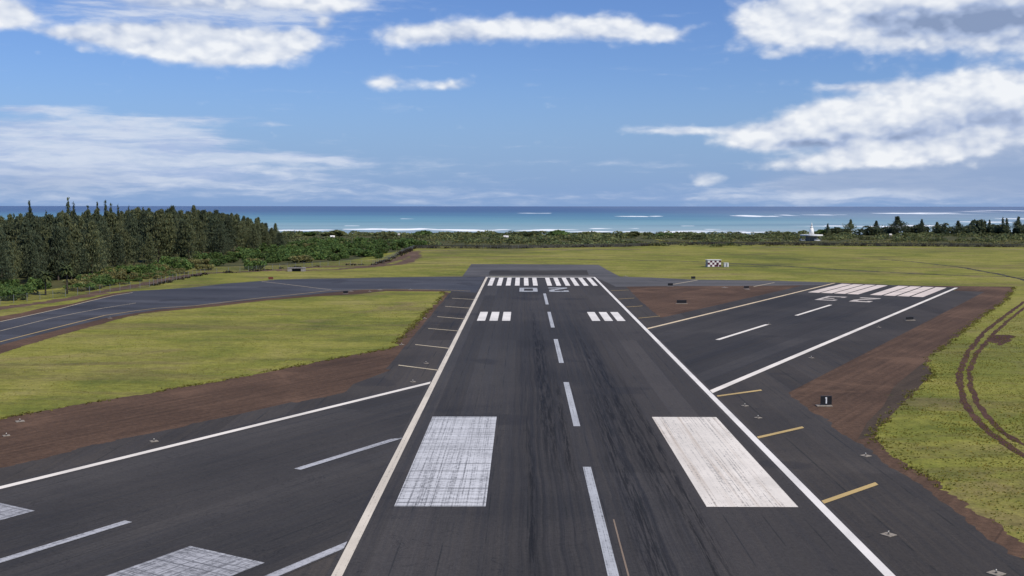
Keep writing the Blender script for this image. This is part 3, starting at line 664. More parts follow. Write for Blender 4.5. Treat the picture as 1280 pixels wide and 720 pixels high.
strip('dirt_track', px([(-40, 392), (0, 385.5), (50, 379), (100, 371.5), (125, 366)]), 6.0, Z['track'] + .002, M['track'], 2.0, 24.0)
strip('dirt_track', px([(345, 338.5), (420, 337), (500, 330), (520, 322), (517, 314)]), 7, Z['track'] + .004, M['track'], 3.0, 27.0)

# ------------------------------------------------------------------ vegetation builders
def rnd_rot(n_):
    a = RNG.uniform(0, 2 * np.pi, n_); return np.stack([np.cos(a), np.sin(a), np.zeros(n_)], 1)
def leaf_quads(c, along, side, ln, wd):
    """one quad per centre: half length vector along*ln, half width side*wd"""
    a = along * ln[:, None]; b = side * wd[:, None]
    return np.stack([c - a - b, c + a * .6 - b * .9, c + a + b * .2, c - a * .7 + b], 1)
def tint(n_, lo, hi, hue=.10, groups=None):
    t = RNG.uniform(lo, hi, n_) if groups is None else groups
    h = RNG.normal(0, hue, n_)
    return np.clip(np.stack([t * (1 + h), t * (1 + h * .15), t * (1 - h * .6)], 1), .05, 3)
def ironwood_meshes(seed, H, Rm, nb=430, bare=0.0, lean=0.0, taper=.62):
    """trunk and needle crown of a casuarina: tall, ragged cone of drooping sprays"""
    rs = random.Random(seed); m = MB()
    ax = lambda t: Vector((lean * H * t * t + .25 * math.sin(3 * t + seed), .25 * math.cos(2.3 * t + seed) , H * t))
    m.tube([ax(i / 8) - Vector((0, 0, .3 if i == 0 else 0)) for i in range(9)], [.34 * (1 - .92 * i / 8) * H / 24 + .02 for i in range(9)], 7)
    C, A, Sd, Ln, Wd, T = [], [], [], [], [], []
    t0 = .06 + .05 * rs.random()
    lobes = [(rs.uniform(0, 6.28), rs.uniform(.1, .9), rs.uniform(.25, .5)) for _ in range(7)]
    for i in range(nb):
        t = t0 + (1 - t0) * rs.random() ** .85
        if t > 1 - bare and rs.random() < .75: continue
        az = rs.uniform(0, 2 * math.pi)
        R = Rm * (min(1, (1.02 - t) * 1.7)) ** taper * (.6 + .4 * min(1, t / .2)) * rs.uniform(.5, 1.2)
        for la, lt, ls in lobes:                       # whole limbs that reach further, gaps beside them
            dd = math.cos(az - la) * .5 + .5 - abs(t - lt) * 3
            if dd > .5: R *= 1 + ls * .6
        o = ax(t); d = Vector((math.cos(az), math.sin(az), rs.uniform(.05, .55)))
        if rs.random() < .16: m.tube([o, o + d * R * .5, o + d * R * .85 + Vector((0, 0, .1))], [.07, .045, .015], 4)
        sp = rs.uniform(.72, 1.28); nq = rs.randint(6, 10)
        for j in range(nq):
            r = R * (.22 + .85 * (j + rs.random()) / nq)
            c = o + d * r + Vector((rs.gauss(0, .35), rs.gauss(0, .35), rs.gauss(0, .3) - .05 * r * r / max(R, .5)))
            C.append(c); al = Vector((d.x * .35 + rs.gauss(0, .35), d.y * .35 + rs.gauss(0, .35), rs.choice((-1, 1)) * 1.0 + rs.gauss(0, .3))).normalized()
            A.append(al); s_ = al.cross(Vector((rs.gauss(0, 1), rs.gauss(0, 1), rs.gauss(0, .4)))).normalized(); Sd.append(s_)
            Ln.append(rs.uniform(.38, .80)); Wd.append(rs.uniform(.11, .23)); T.append(sp * rs.uniform(.88, 1.12))
    # thin leader
    for j in range(14):
        t = 1.0 - .10 * rs.random(); C.append(ax(t) + Vector((rs.gauss(0, .15), rs.gauss(0, .15), .2))); A.append(Vector((0, 0, 1))); Sd.append(Vector((rs.gauss(0, 1), rs.gauss(0, 1), 0)).normalized()); Ln.append(.6); Wd.append(.10); T.append(.8)
    n_ = len(C)
    q = leaf_quads(np.array(C), np.array(A), np.array(Sd), np.array(Ln), np.array(Wd))
    cm = quads_mesh('crown', q, tint(n_, 0, 0, .07, np.array(T)))
    tm = bpy.data.meshes.new('trunk'); m.bm.to_mesh(tm); m.bm.free(); tm.materials.append(M['bark'])
    return tm, cm
def shrub_meshes(seed, R, H, nl=700, leaf=.34, flat=.55):
    """many-stemmed bush: leaf clumps over several unequal domes"""
    rs = np.random.default_rng(seed); m = MB()
    nd = rs.integers(5, 9); cs = np.stack([rs.normal(0, R * .42, nd), rs.normal(0, R * .42, nd), rs.uniform(.25, .62, nd) * H], 1)
    rr = rs.uniform(.30, .55, nd) * R; hh = rs.uniform(.3, .55, nd) * H
    for c in cs: m.tube([(c[0] * .15, c[1] * .15, -.1), (c[0] * .5, c[1] * .5, c[2] * .5), tuple(c)], [.10 * H / 3, .07 * H / 3, .03], 5)
    i = rs.integers(0, nd, nl); v = rs.normal(0, 1, (nl, 3)); v /= np.linalg.norm(v, axis=1)[:, None]
    v *= (rs.uniform(.55, 1.06, nl) ** .5)[:, None]
    c = cs[i] + v * np.stack([rr[i], rr[i], hh[i]], 1); c[:, 2] = np.maximum(c[:, 2], .05 + .2 * rs.random(nl))
    al = rs.normal(0, 1, (nl, 3)); al[:, 2] *= .6; al /= np.linalg.norm(al, axis=1)[:, None]
    sd_ = np.cross(al, rs.normal(0, 1, (nl, 3))); sd_ /= np.linalg.norm(sd_, axis=1)[:, None]
    q = leaf_quads(c, al, sd_, rs.uniform(.6, 1.3, nl) * leaf, rs.uniform(.4, .9, nl) * leaf)
    dome = rs.uniform(.75, 1.25, nd)
    cm = quads_mesh('foliage', q, tint(nl, 0, 0, .12, dome[i] * rs.uniform(.75, 1.25, nl)))
    tm = bpy.data.meshes.new('stem'); m.bm.to_mesh(tm); m.bm.free(); tm.materials.append(M['bark'])
    return tm, cm
class Plant:
    """one kind of plant; the first use links the thing, later uses copy the thing and each part"""
    def __init__(s, name, pa, ma, pb, mb): s.name, s.a, s.b, s.first = name, (pa, ma), (pb, mb), None
    def put(s, loc, rz, sc, label, cat, group=None, sz=None):
        if s.first is None:
            r = empty(s.name, loc, rz)
            p1 = link(s.a[0], s.a[1], None, r); p2 = link(s.b[0], s.b[1], s.b[2] if len(s.b) > 2 else None, r)
            s.first = r
        else:
            r = s.first.copy(); COL.objects.link(r)
            for ch in s.first.children:
                c = ch.copy(); COL.objects.link(c); c.parent = r
        r.location = loc; r.rotation_euler = (0, 0, rz); r.scale = (sc, sc, sz or sc)
        for kk in ('label', 'category', 'group'):
            if kk in r: del r[kk]
        tag(r, label, cat, group); return r
def mk_ironwood(i, H, Rm, mat, **kw):
    t, c = ironwood_meshes(i, H, Rm, **kw); c.materials.append(M[mat]); return Plant('ironwood_tree', 'trunk', t, 'crown', c)
IRON = [mk_ironwood(i, 25, 3.4 + .6 * (i % 3), 'pine' if i % 4 else 'pine_dark', lean=.012 * (i % 3 - 1), taper=(.42, .7, .55, .95)[i % 4]) for i in range(9)]
THIN = [mk_ironwood(50 + i, 27, 1.15, 'pine_dark', nb=130, bare=.10, taper=.9) for i in range(3)]
def mk_shrub(i, R, H, mat, **kw):
    t, c = shrub_meshes(i, R, H, **kw); c.materials.append(M[mat]); return Plant('shrub', 'stem', t, 'foliage', c)
SHRUB = [mk_shrub(100 + i, 3.4, 3.0, ('shrub', 'shrub', 'shrub_olive')[i % 3], nl=850) for i in range(8)]
for p_ in SHRUB: pass

# ------------------------------------------------------------------ forest of ironwoods on the left
front = [G(-60, 366), G(0, 362), G(40, 352), G(85, 350), G(112, 345), G(150, 340), G(195, 334), G(240, 328), G(290, 320), G(322, 316), G(348, 311), G(368, 307)]
def front_at(t):
    f = t * (len(front) - 1); i = min(int(f), len(front) - 2); return front[i].lerp(front[i + 1], f - i)
rs = random.Random(5)
spots = []
tries = 0
while len(spots) < 285 and tries < 20000:
    tries += 1
    t = rs.random(); p = front_at(t)
    depth = rs.random() ** 1.35 * 240
    away = Vector((p.x - CX, p.y)).normalized() * .45 + Vector((-.80, .35)).normalized() * .55
    q = p + away * depth + Vector((rs.gauss(0, 3), rs.gauss(0, 3)))
    if all((q - o[0]).length > 3.5 + depth * .010 for o in spots): spots.append((q, depth, t))
def crest(q):
    """the canopy falls towards the far right end of the wood"""
    a = (q.x - CX) / q.y                                     # -0.49 at the left, -0.23 at the right end
    pts = [(-.60, 21.5), (-.49, 23.5), (-.42, 25.5), (-.36, 27.5), (-.32, 26.5), (-.29, 25.0), (-.265, 23.0), (-.245, 20.0), (-.225, 16.5), (-.205, 12.0), (-.18, 9.0)]
    for (a0, h0), (a1, h1) in zip(pts, pts[1:]):
        if a <= a1: u = max(0, (a - a0) / (a1 - a0)); return h0 + (h1 - h0) * u
    return 14
for q, depth, t in spots:
    pl = rs.choice(IRON); hgt = crest(q) * rs.uniform(.84, 1.03)
    if depth < 14: hgt *= rs.uniform(.62, .95)
    row = 'front edge' if depth < 16 else 'body'
    if row == 'front edge': lab, grp = 'ironwood tree with drooping grey green needles at the front edge of the left wood', 'ironwoods along the front edge of the left wood'
    else: lab, grp = 'tall ironwood tree standing inside the dense wood on the left', 'ironwoods inside the left wood'
    pl.put((q.x, q.y, 0), rs.uniform(0, 6.28), max(.72, hgt / 25) * rs.uniform(.95, 1.25), lab, 'tree', grp, sz=hgt / 25)
# the spires that stand clear of the canopy
for i, (x, ytop, base, lab) in enumerate(((39.5, 248, 338, 'thin dark ironwood spire alone above the left end of the wood'), (87, 244.5, 334, 'tallest needle thin ironwood spire above the wood, left of the ragged clump'), (94, 251, 334, 'shorter ironwood spire just right of the tallest spire'),
                                          (124, 250, 328, 'ironwood spire at the left of the ragged clump on the skyline'), (134, 248.5, 328, 'ragged forked ironwood top in the middle of the skyline clump'), (149, 254, 327, 'slim ironwood spire right of the ragged skyline clump'),
                                          (20, 265, 340, 'short dark ironwood spire near the left picture edge'), (244, 256.5, 316, 'broad topped ironwood crest near the right of the wood'), (271, 263, 312, 'leaning ironwood top near the right end of the wood'), (216, 257, 318, 'tufted ironwood top in the right half of the wood'), (112, 255, 330, 'short needle thin spire between the tallest pair and the ragged clump'), (163, 255.5, 324, 'needle thin spire a little left of the middle of the wood'), (180, 257, 322, 'needle thin spire in the middle of the wood'), (140, 252, 327, 'needle thin spire inside the ragged skyline clump'), (60, 262, 338, 'faint thin spire between the lone left spire and the tallest one'))):
    g_ = G(x, base); tp = at(x, g_.y, ytop)
    (THIN[i % 3] if i < 7 or i > 9 else IRON[i % 9]).put((g_.x, g_.y, 0), i * 1.7, tp.z / 27 * .7 if i < 7 or i > 9 else tp.z / 25 * .8, lab, 'tree', None, sz=tp.z / (28 if i < 7 or i > 9 else 25.6))

# ------------------------------------------------------------------ shrubs
def scatter_shrubs(poly_px, n_, smin, smax, lab, cat, grp, kinds, seed, mind=3.0, squash=1.0):
    rs = random.Random(seed); P = px(poly_px); xs = [p.x for p in P]; ys = [p.y for p in P]; done = []; c = 0
    while len(done) < n_ and c < n_ * 60:
        c += 1; q = Vector((rs.uniform(min(xs), max(xs)), rs.uniform(min(ys), max(ys))))
        if not inside(q, P): continue
        if any((q - o).length < mind for o in done): continue
        done.append(q); s_ = rs.uniform(smin, smax)
        SHRUB[rs.choice(kinds)].put((q.x, q.y, land_z(q.y)), rs.uniform(0, 6.28), s_, lab, cat, grp, sz=s_ * rs.uniform(.75, 1.15) * squash)
def inside(q, P):
    c = False; n_ = len(P)
    for i in range(n_):
        a, b = P[i], P[(i + 1) % n_]
        if (a.y > q.y) != (b.y > q.y) and q.x < (b.x - a.x) * (q.y - a.y) / (b.y - a.y) + a.x: c = not c
    return c
scatter_shrubs([(-40, 378), (-40, 360), (45, 352), (60, 368), (20, 376)], 26, .7, 1.25, 'bright green leafy shrub behind the fence at the left edge', 'shrub', 'bright shrubs at the left edge', (0, 1, 3, 4, 6), 1)
scatter_shrubs([(90, 362), (100, 346), (150, 338), (200, 335), (190, 345), (150, 355), (112, 364)], 50, .55, 1.25, 'low green shrub between the wood and the fence', 'shrub', 'low shrubs between the wood and the fence', (0, 1, 2, 5, 3), 2)
scatter_shrubs([(92, 366), (112, 362), (150, 356), (187, 350), (230, 343), (225, 337), (185, 343), (150, 348), (112, 356)], 70, .35, .8, 'low olive green bush just behind the left stretch of the fence', 'bush', 'low bushes behind the left fence', (0, 2, 5, 3), 12, 2.2, .7)
scatter_shrubs([(150, 340), (195, 330), (250, 325), (300, 318), (350, 308), (420, 310), (400, 324), (335, 336), (256, 338), (195, 349)], 100, .8, 1.65, 'rounded green thicket bush right of the wood', 'bush', 'thicket bushes right of the wood', (0, 1, 3, 4, 6, 7, 2), 3, 4.0)
scatter_shrubs([(345, 312), (400, 304), (480, 303), (540, 306), (500, 313), (470, 324), (430, 327), (380, 328)], 85, 1.0, 1.8, 'spreading green bush behind the fence corner', 'bush', 'spreading bushes behind the fence corner', (0, 1, 3, 4, 6), 4, 5.0)

# two date palms before the wood
def palm(loc, H, seed, label):
    rs = random.Random(seed); root = empty('palm_tree', (loc.x, loc.y, 0), 0, label, 'palm')
    m = MB(); m.tube([(0, 0, -.2), (.06, .03, H * .5), (.15, -.05, H)], [.32, .24, .22], 9); m.build('trunk', M['bark'], root, smooth=True)
    Q, T = [], []
    for i in range(64):
        az = rs.uniform(0, 6.28); el = rs.uniform(-.5, 1.3); L = rs.uniform(2.4, 3.6); tn = rs.uniform(.6, 1.3)
        d = Vector((math.cos(az), math.sin(az), 0)); sd_ = Vector((-d.y, d.x, 0)); o = Vector((.15, -.05, H))
        pr = o.copy(); dz = math.sin(el); dh = math.cos(el)
        for j in range(7):
            nx = pr + (d * dh + Vector((0, 0, dz))) * L / 7; dz -= .26; nn = math.hypot(dh, dz); dh /= nn; dz /= nn
            w = .42 * math.sin((j + .8) / 7.4 * math.pi) + .04
            for s_ in (-1, 1):
                Q.append([pr, nx, nx + sd_ * s_ * w + Vector((0, 0, -.22 * w)), pr + sd_ * s_ * w + Vector((0, 0, -.22 * w))]); T.append(tn)
            pr = nx
    me = quads_mesh('fronds', np.array([[list(v) for v in f] for f in Q]), tint(len(Q), 0, 0, .08, np.array(T)))
    link('fronds', me, M['palm'], root)
palm(G(57, 369), 6.4, 1, 'green date palm with a full crown before the wood, left of the pair')
palm(G(84, 367.5), 8.2, 2, 'darker date palm with hanging brown fronds, right of the pair')

# ------------------------------------------------------------------ coastal scrub: one mass nobody could count
def scrub_mass(name, mounds, leaf, mat, label, per):
    Q, T = [], []
    rs = np.random.default_rng(77)
    for (x, y, R, H, tn) in mounds:
        nl = int(per * (R / 5) ** 1.6)
        v = rs.normal(0, 1, (nl, 3)); v[:, 2] = np.abs(v[:, 2]); v /= np.linalg.norm(v, axis=1)[:, None]
        v *= rs.uniform(.75, 1.05, nl)[:, None]
        bx = 1 + .25 * np.sin(np.arctan2(v[:, 1], v[:, 0]) * 3 + x)
        c = np.stack([x + v[:, 0] * R * bx, y + v[:, 1] * R * bx, land_z(y) + v[:, 2] * H + .1], 1)
        al = rs.normal(0, 1, (nl, 3)); al[:, 2] *= .5; al /= np.linalg.norm(al, axis=1)[:, None]
        s_ = np.cross(al, rs.normal(0, 1, (nl, 3))); s_ /= np.linalg.norm(s_, axis=1)[:, None]
        Q.append(leaf_quads(c, al, s_, rs.uniform(.6, 1.4, nl) * leaf, rs.uniform(.4, .9, nl) * leaf))
        T.append(tn * rs.uniform(.7, 1.3, nl))
    q = np.concatenate(Q); t = np.concatenate(T)
    o = link(name, quads_mesh(name, q, tint(len(q), 0, 0, .12, t)), M[mat]); tag(o, label, 'scrub', None, 'stuff'); return o
rs = random.Random(31)
mounds = []
fence_y = lambda x: 800 + max(0, -x - 90) * .15
while len(mounds) < 900:
    x = rs.uniform(-430, 620); y = rs.uniform(790, 1150)
    if x < -75 and y < 780 + (-75 - x) * .6: continue
    if x > 150 and y < 905: continue
    if fnoise(x, y, .016, 3) < -.22: continue
    edge = min(1, (y - 760) / 200)
    mounds.append((x, y, rs.uniform(3, 7.5), rs.uniform(1.0, 2.6) + 1.6 * edge * rs.random(), rs.uniform(.65, 1.3)))
scrub_mass('coastal_scrub', mounds, .85, 'scrub_far', 'dense low green coastal scrub between the fence and the surf', 70)
mounds = []
while len(mounds) < 900:
    x = rs.uniform(-90, 640); y = rs.uniform(800, 935)
    if x < 110 and rs.random() < .6: continue
    if abs(x - 240) < 16 and y > 880: continue
    mounds.append((x, y, rs.uniform(1.5, 4.5), rs.uniform(.3, 1.1), rs.uniform(.7, 1.5)))
scrub_mass('coastal_scrub', mounds, .5, 'shrub_olive', 'knee high olive weeds in the strip right behind the far fence', 40)

# rounded trees and the dark shoreline trees that break the skyline of the scrub
DOME = []
for i in range(5):
    t, c = shrub_meshes(300 + i, 5.0, 5.0, nl=1100, leaf=.55); c.materials.append(M['shrub' if i % 2 else 'scrub_far']); DOME.append(Plant('coastal_tree', 'trunk', t, 'crown', c))
dome_list = [(423, 287.6, 46, 'broad domed green tree above the surf line, left of the coast'), (385, 289.6, 30, 'low rounded tree beside the ironwood wood at the surf'), (483, 289.6, 26, 'small rounded tree right of the broad domed coastal tree'), (529, 288.2, 40, 'wide low coastal tree left of the runway axis'),
             (560, 289.6, 34, 'flat rounded coastal tree among the scrub left of the runway axis'), (596, 290.6, 28, 'little coastal tree beside the pale hut'), (626, 291, 18, 'small dark round coastal tree next to the white hut'), (662, 288.2, 34, 'dark domed tree at the left of the tree clump beyond the runway end'),
             (700, 287.6, 42, 'largest dark tree of the clump beyond the runway end'), (738, 288.6, 40, 'dark spreading tree at the right of the clump beyond the runway end'), (788, 289.4, 46, 'broad green tree right of the gap beyond the runway end'), (826, 291, 34, 'low green coastal tree above the white surf'),
             (868, 292.4, 40, 'flat low coastal tree left of the beacon'), (920, 293, 44, 'long low coastal tree in the scrub left of the beacon'), (985, 288.6, 16, 'small dark round tree at the left of the beacon'), (1002, 287.8, 20, 'dark bush tree just behind the beacon deck'), (1022, 286.6, 24, 'dark dense tree right behind the beacon mast')]
for i, (x, yt, wpx, lab) in enumerate(dome_list):
    dist = 1060 if x < 960 else 1120
    tp = at(x, dist, yt); z0 = land_z(dist); w = wpx * dist / F
    DOME[i % 5].put((tp.x, dist, z0), i * 1.3, w / 9.2, lab, 'tree', None, sz=max(.3, (tp.z - z0) / 5.4))
dark_list = [(1035, 279.5, 7, 0, 'slim pair topped dark shoreline tree right of the beacon'), (1063.5, 274.4, 13, 0, 'dark conical shoreline tree, second right of the beacon'), (1096, 276, 14, 0, 'dark bushy shoreline conifer left of the widest one'), (1124, 270.6, 25, 0, 'widest dark shoreline conifer with a spiky top'),
             (1152, 274.2, 11, 0, 'small dark pointed shoreline conifer right of the widest one'), (1171, 277.5, 14, 0, 'low dark shoreline conifer between the pointed and flat topped ones'), (1197, 276, 17, 0, 'ragged dark shoreline conifer left of the flat topped one'), (1226, 273.4, 24, 1, 'flat topped dark shoreline tree'), (1237, 275, 8, 0, 'thin dark shoreline conifer touching the flat topped tree'),
             (1254, 270.6, 6, 2, 'bare thin shoreline spire near the right edge'), (1259, 272, 7, 2, 'second bare shoreline spire near the right edge'), (1272, 271, 14, 0, 'dark shoreline conifer at the right picture edge'), (1182, 279, 20, 1, 'rounded low dark tree beneath the shoreline conifers'), (1250, 279.5, 30, 1, 'broad dark tree mass at the right shoreline'), (1140, 281, 28, 1, 'rounded dark tree at the foot of the widest conifer'), (1085, 282.5, 30, 1, 'rounded dark tree between two shoreline conifers'), (1110, 283, 24, 1, 'small rounded dark tree left of the widest conifer'), (1052, 284, 26, 1, 'rounded dark tree right of the slim pair topped tree'), (1212, 281, 28, 1, 'rounded dark tree under the flat topped one'), (1280, 280, 26, 1, 'rounded dark tree at the right picture edge')]
SHORE_I = [mk_ironwood(80 + i, 16, 4.6, 'pine' if i == 1 else 'pine_dark', nb=200, taper=1.7, lean=.03 * (i - 1)) for i in range(4)]
DARKD = []
for i in range(3):
    t, c = shrub_meshes(400 + i, 5.0, 5.0, nl=900, leaf=.6); c.materials.append(M['pine_dark']); DARKD.append(Plant('coastal_tree', 'trunk', t, 'crown', c))
for i, (x, yt, wpx, kd, lab) in enumerate(dark_list):
    dist = 1105 + (i % 3) * 12; tp = at(x, dist, yt); z0 = land_z(dist); w = wpx * dist / F; h = tp.z - z0
    if kd == 1: DARKD[i % 3].put((tp.x, dist, z0), i * 1.1, w / 9, lab, 'tree', None, sz=h / 5.4)
    elif kd == 0: SHORE_I[i % 4].put((tp.x, dist, z0), i * 1.1, w / 8.6, lab, 'tree', None, sz=h / 16.4)
    else: THIN[i % 3].put((tp.x, dist, z0), i * 1.1, w / 4.4, lab, 'tree', None, sz=h / 28)

# ------------------------------------------------------------------ perimeter fence
fpx = [(-60, 388), (0, 381), (50, 374.6), (112, 367.6), (150, 363.4), (187, 358.6), (225, 349), (256, 343), (300, 340.4), (331, 338), (359, 335.8), (410, 332.6), (466, 331.4), (480, 327.4), (500, 318.5), (518, 310.6), (560, 310.6), (640, 311), (720, 309.4), (780, 308.6), (840, 306.2), (960, 306.4), (1060, 307.4), (1180, 308.4), (1300, 309.4)]
def fence_mat():
    m, n = newmat('dark_chain_link'); tco = pos(n); x, y, z_ = n.sep(tco)
    n.put(n.bs.inputs['Base Color'], (.035, .033, .03)); n.bs.inputs['Roughness'].default_value = .7
    tr = n.new('ShaderNodeBsdfTransparent'); mx = n.new('ShaderNodeMixShader')
    n.put(mx.inputs[0], n.m('ADD', n.ss(n.noise(tco, .12, 4), .3, .7, .15, .42), n.ss(n.sep(pos(n))[1], 600, 700, 0.0, .40)))
    n.t.links.new(tr.outputs[0], mx.inputs[1]); n.t.links.new(n.bs.outputs[0], mx.inputs[2]); n.t.links.new(mx.outputs[0], n.out.inputs[0]); return m
M['chain'] = fence_mat()
path = px(fpx)
fence = empty('perimeter_fence', (path[0].x, path[0].y, 0), 0, 'long dark chain link perimeter fence between the airfield grass and the scrub', 'fence')
off = Vector((path[0].x, path[0].y, 0))
bm = bmesh.new(); top = MB(); posts = []
for a, b in zip(path, path[1:]):
    L = (b - a).length; v = [bm.verts.new((p.x - off.x, p.y - off.y, h)) for p, h in ((a, .02), (b, .02), (b, 2.35), (a, 2.35))]; bm.faces.new(v)
    top.tube([(a.x - off.x, a.y - off.y, 2.38), (b.x - off.x, b.y - off.y, 2.38)], .035, 5)
    for j in range(int(L / 5)): posts.append(a.lerp(b, j / int(L / 5)) - Vector((off.x, off.y)))
me = bpy.data.meshes.new('chain_link'); bm.to_mesh(me); bm.free(); link('chain_link', me, M['chain'], fence)
top.build('top_rail', M['dark_metal'], fence)
posts.sort(key=lambda p: (p + Vector((off.x - CX, off.y))).length)
pm = MB().cone((0, 0, -.2), 2.85, .06, .06, 8).build('post', M['metal'], fence); pm.location = (posts[0].x, posts[0].y, 0)
for p in posts[1:95]:
    c = pm.copy(); COL.objects.link(c); c.parent = fence; c.location = (p.x, p.y, 0)
rest = MB()
for p in posts[95:]: rest.cone((p.x, p.y, -.2), 2.85, .06, .06, 6)
tag(rest.build('far_posts', M['dark_metal'], fence), None, None, None, 'stuff')
# weeds growing through the foot of the fence
mounds = []
rs = random.Random(9)
for a, b in zip(path[5:], path[6:]):
    n_ = int((b - a).length / (2.2 if a.y > 640 else 6.0))
    for j in range(n_):
        p = a.lerp(b, rs.random()); mounds.append((p.x + rs.gauss(0, .6), p.y + abs(rs.gauss(0, 1.5)) + .3, rs.uniform(1.0, 2.4), rs.uniform(.9, 2.2) if p.y > 640 else rs.uniform(.3, .9), rs.uniform(.6, 1.3)))
scrub_mass('fence_weeds', mounds, .4, 'weeds', 'dark weeds growing along the foot of the far fence', 150)

# ------------------------------------------------------------------ grass blades where the ground is near enough to show them
def tufts(name, polys, n_, hmin, hmax, seed, label, dist_max):
    rs = np.random.default_rng(seed); P = [px(q) for q in polys]; C = []
    for poly in P:
        xs = [p.x for p in poly]; ys = [p.y for p in poly]; bb = (min(xs), max(xs), min(ys), min(max(ys), dist_max)); got = 0; c = 0
        while got < n_ and c < n_ * 12:
            c += 1; x = rs.uniform(bb[0], bb[1]); y = rs.uniform(bb[2], bb[3])
            if rs.random() > min(1, (150 / max(y, 60)) ** 1.1): continue
            if fnoise(x, y, .10, seed) < rs.uniform(-.6, .25): continue
            if not inside(Vector((x, y)), poly): continue
            C.append((x, y, fnoise(x, y, .05, seed + 4))); got += 1
    C = np.array(C); k_ = 5; n2 = len(C) * k_
    base = np.repeat(C, k_, 0); az = rs.uniform(0, 6.28, n2); h = rs.uniform(hmin, hmax, n2) * (1 + .5 * base[:, 2]); ln = rs.uniform(.15, .7, n2) * h
    d = np.stack([np.cos(az), np.sin(az)], 1); s_ = np.stack([-d[:, 1], d[:, 0]], 1) * (rs.uniform(.05, .12, n2))[:, None]
    b = base[:, :2] + d * .06
    tri_ = np.zeros((n2, 3, 3)); tri_[:, 0, :2] = b - s_; tri_[:, 1, :2] = b + s_; tri_[:, 2, :2] = b + d * ln[:, None]; tri_[:, 2, 2] = h; tri_[:, :2, 2] = -.02
    tn = np.repeat(rs.uniform(.8, 1.2, len(C)), k_) * rs.uniform(.85, 1.15, n2)
    hue = np.repeat(rs.normal(.05, .16, len(C)), k_)
    tt = np.clip(np.stack([tn * (1 + hue), tn, tn * (1 - hue)], 1), .05, 3)
    o = link(name, quads_mesh(name, tri_, tt), M['tuft']); tag(o, label, 'grass', None, 'stuff')
def fringe(name, paths, per_m, spread, hmin, hmax, seed, label):
    rs_ = random.Random(seed); Q, T = [], []
    for pth in paths:
        P = px(pth)
        for a, b in zip(P, P[1:]):
            for j in range(int(min(400, (b - a).length) * per_m)):
                p = a.lerp(b, rs_.random()); nn = Vector((-(b - a).y, (b - a).x)).normalized()
                if fnoise(p.x, p.y, .12, seed) < rs_.uniform(-.5, .35): continue
                p = p + nn * rs_.gauss(0, spread); tn = rs_.uniform(.55, 1.15); hu = rs_.uniform(-.12, .15)
                for q in range(7):
                    az = rs_.uniform(0, 6.28); d = Vector((math.cos(az), math.sin(az))); w = Vector((-d.y, d.x)) * rs_.uniform(.05, .12); h = rs_.uniform(hmin, hmax); c = p + d * rs_.uniform(0, .25); e = c + d * h * .8
                    Q.append([(c.x - w.x, c.y - w.y, -.01), (c.x + w.x, c.y + w.y, -.01), (e.x, e.y, h)]); T.append((tn * (1 + hu), tn, tn * (1 - hu)))
    o = link(name, quads_mesh(name, np.array(Q), np.array(T)), M['tuft']); tag(o, label, 'grass', None, 'stuff')
fringe('grass_fringe', [left_grass_edge, right_grass_edge], 5.0, .55, .08, .30, 21, 'ragged fringe of longer grass where the turf meets the bare earth')
right_field = right_grass_edge + [(1345, 724), (1345, 358.8)]
tufts('grass', [right_field], 12000, .04, .13, 3, 'rough tussock grass beside the right shoulder', 300)
left_field = left_grass_edge + tax_grass
tufts('grass', [left_field], 3000, .04, .10, 5, 'mown yellow green grass of the left island', 330)

# ------------------------------------------------------------------ signs, lights, beacon, huts
def face_cam(p): return math.atan2(-(CX - p.x), (0 - p.y)) + math.pi   # local -Y looks at the approach
def distance_sign(p, w, h, rz, label, number=None):
    r = empty('distance_sign', (p.x, p.y, 0), rz, label, 'sign')
    MB().box((-.35 if number else 0, -.1, .08), (w + .75, 1.1, .16), bev=.03).build('concrete_base', M['concrete'], r)
    for sx in (-1, 1): MB().cone((sx * w * .32, 0, .16), .14, .05, .05, 8).build('leg', M['metal'], r)
    MB().box((0, 0, .28 + h / 2), (w, .22, h), bev=.03).build('cabinet', M['black'], r)
    fr = MB()
    for sx in (-1, 1): fr.box((sx * (w / 2 + .02), 0, .28 + h / 2), (.04, .26, h + .08))
    for sz in (0, 1): fr.box((0, 0, .28 + sz * h + (-.02 if not sz else .02)), (w, .26, .04))
    fr.build('frame', M['dark_metal'], r)
    if number:
        q = MB(); z0, z1 = .28 + h * .10, .28 + h * .90
        q.box((0, -.122, (z0 + z1) / 2), (.19, .02, z1 - z0)); q.box((-.13, -.1215, z1 - .12), (.13, .018, .13))
        q.build('numeral', M['sign_white'], r)
    return r
p = G(1032.5, 507.6); distance_sign(p, 1.55, 1.22, 0.0, 'black sign with white figure 1 on a pale base in the right bare earth', '1')
p = G(1137, 400.6); distance_sign(p, 2.0, .62, .2, 'plain black board on the bare earth right of the crossing runway')
p = G(852, 379.8); distance_sign(p, 2.9, .85, 0, 'long plain black board in the middle of the bare earth triangle')
def small_sign(p, w, h, label, mat='black', rz=0.0):
    r = empty('taxiway_sign', (p.x, p.y, 0), rz, label, 'sign')
    MB().box((0, 0, .05), (w + .3, .5, .1)).build('concrete_base', M['concrete_dark'], r)
    for sx in (-1, 1): MB().cone((sx * w * .35, 0, .1), .2, .035, .035, 8).build('leg', M['metal'], r)
    MB().box((0, 0, .3 + h / 2), (w, .18, h), bev=.03).build('panel', M[mat], r)
small_sign(G(866.5, 349.4), 1.7, 1.0, 'dark little sign at the grass edge where the pale hold line ends')
small_sign(G(838, 358), 1.9, .9, 'dark little sign at the near end of the pale hold line')
small_sign(G(338.5, 350.2), 1.9, 1.0, 'rusty red sign on the grass edge of the left taxiway', 'rust')
small_sign(G(432, 367.4), 1.6, .7, 'dark low sign between pale pads on the near edge of the left taxiway')
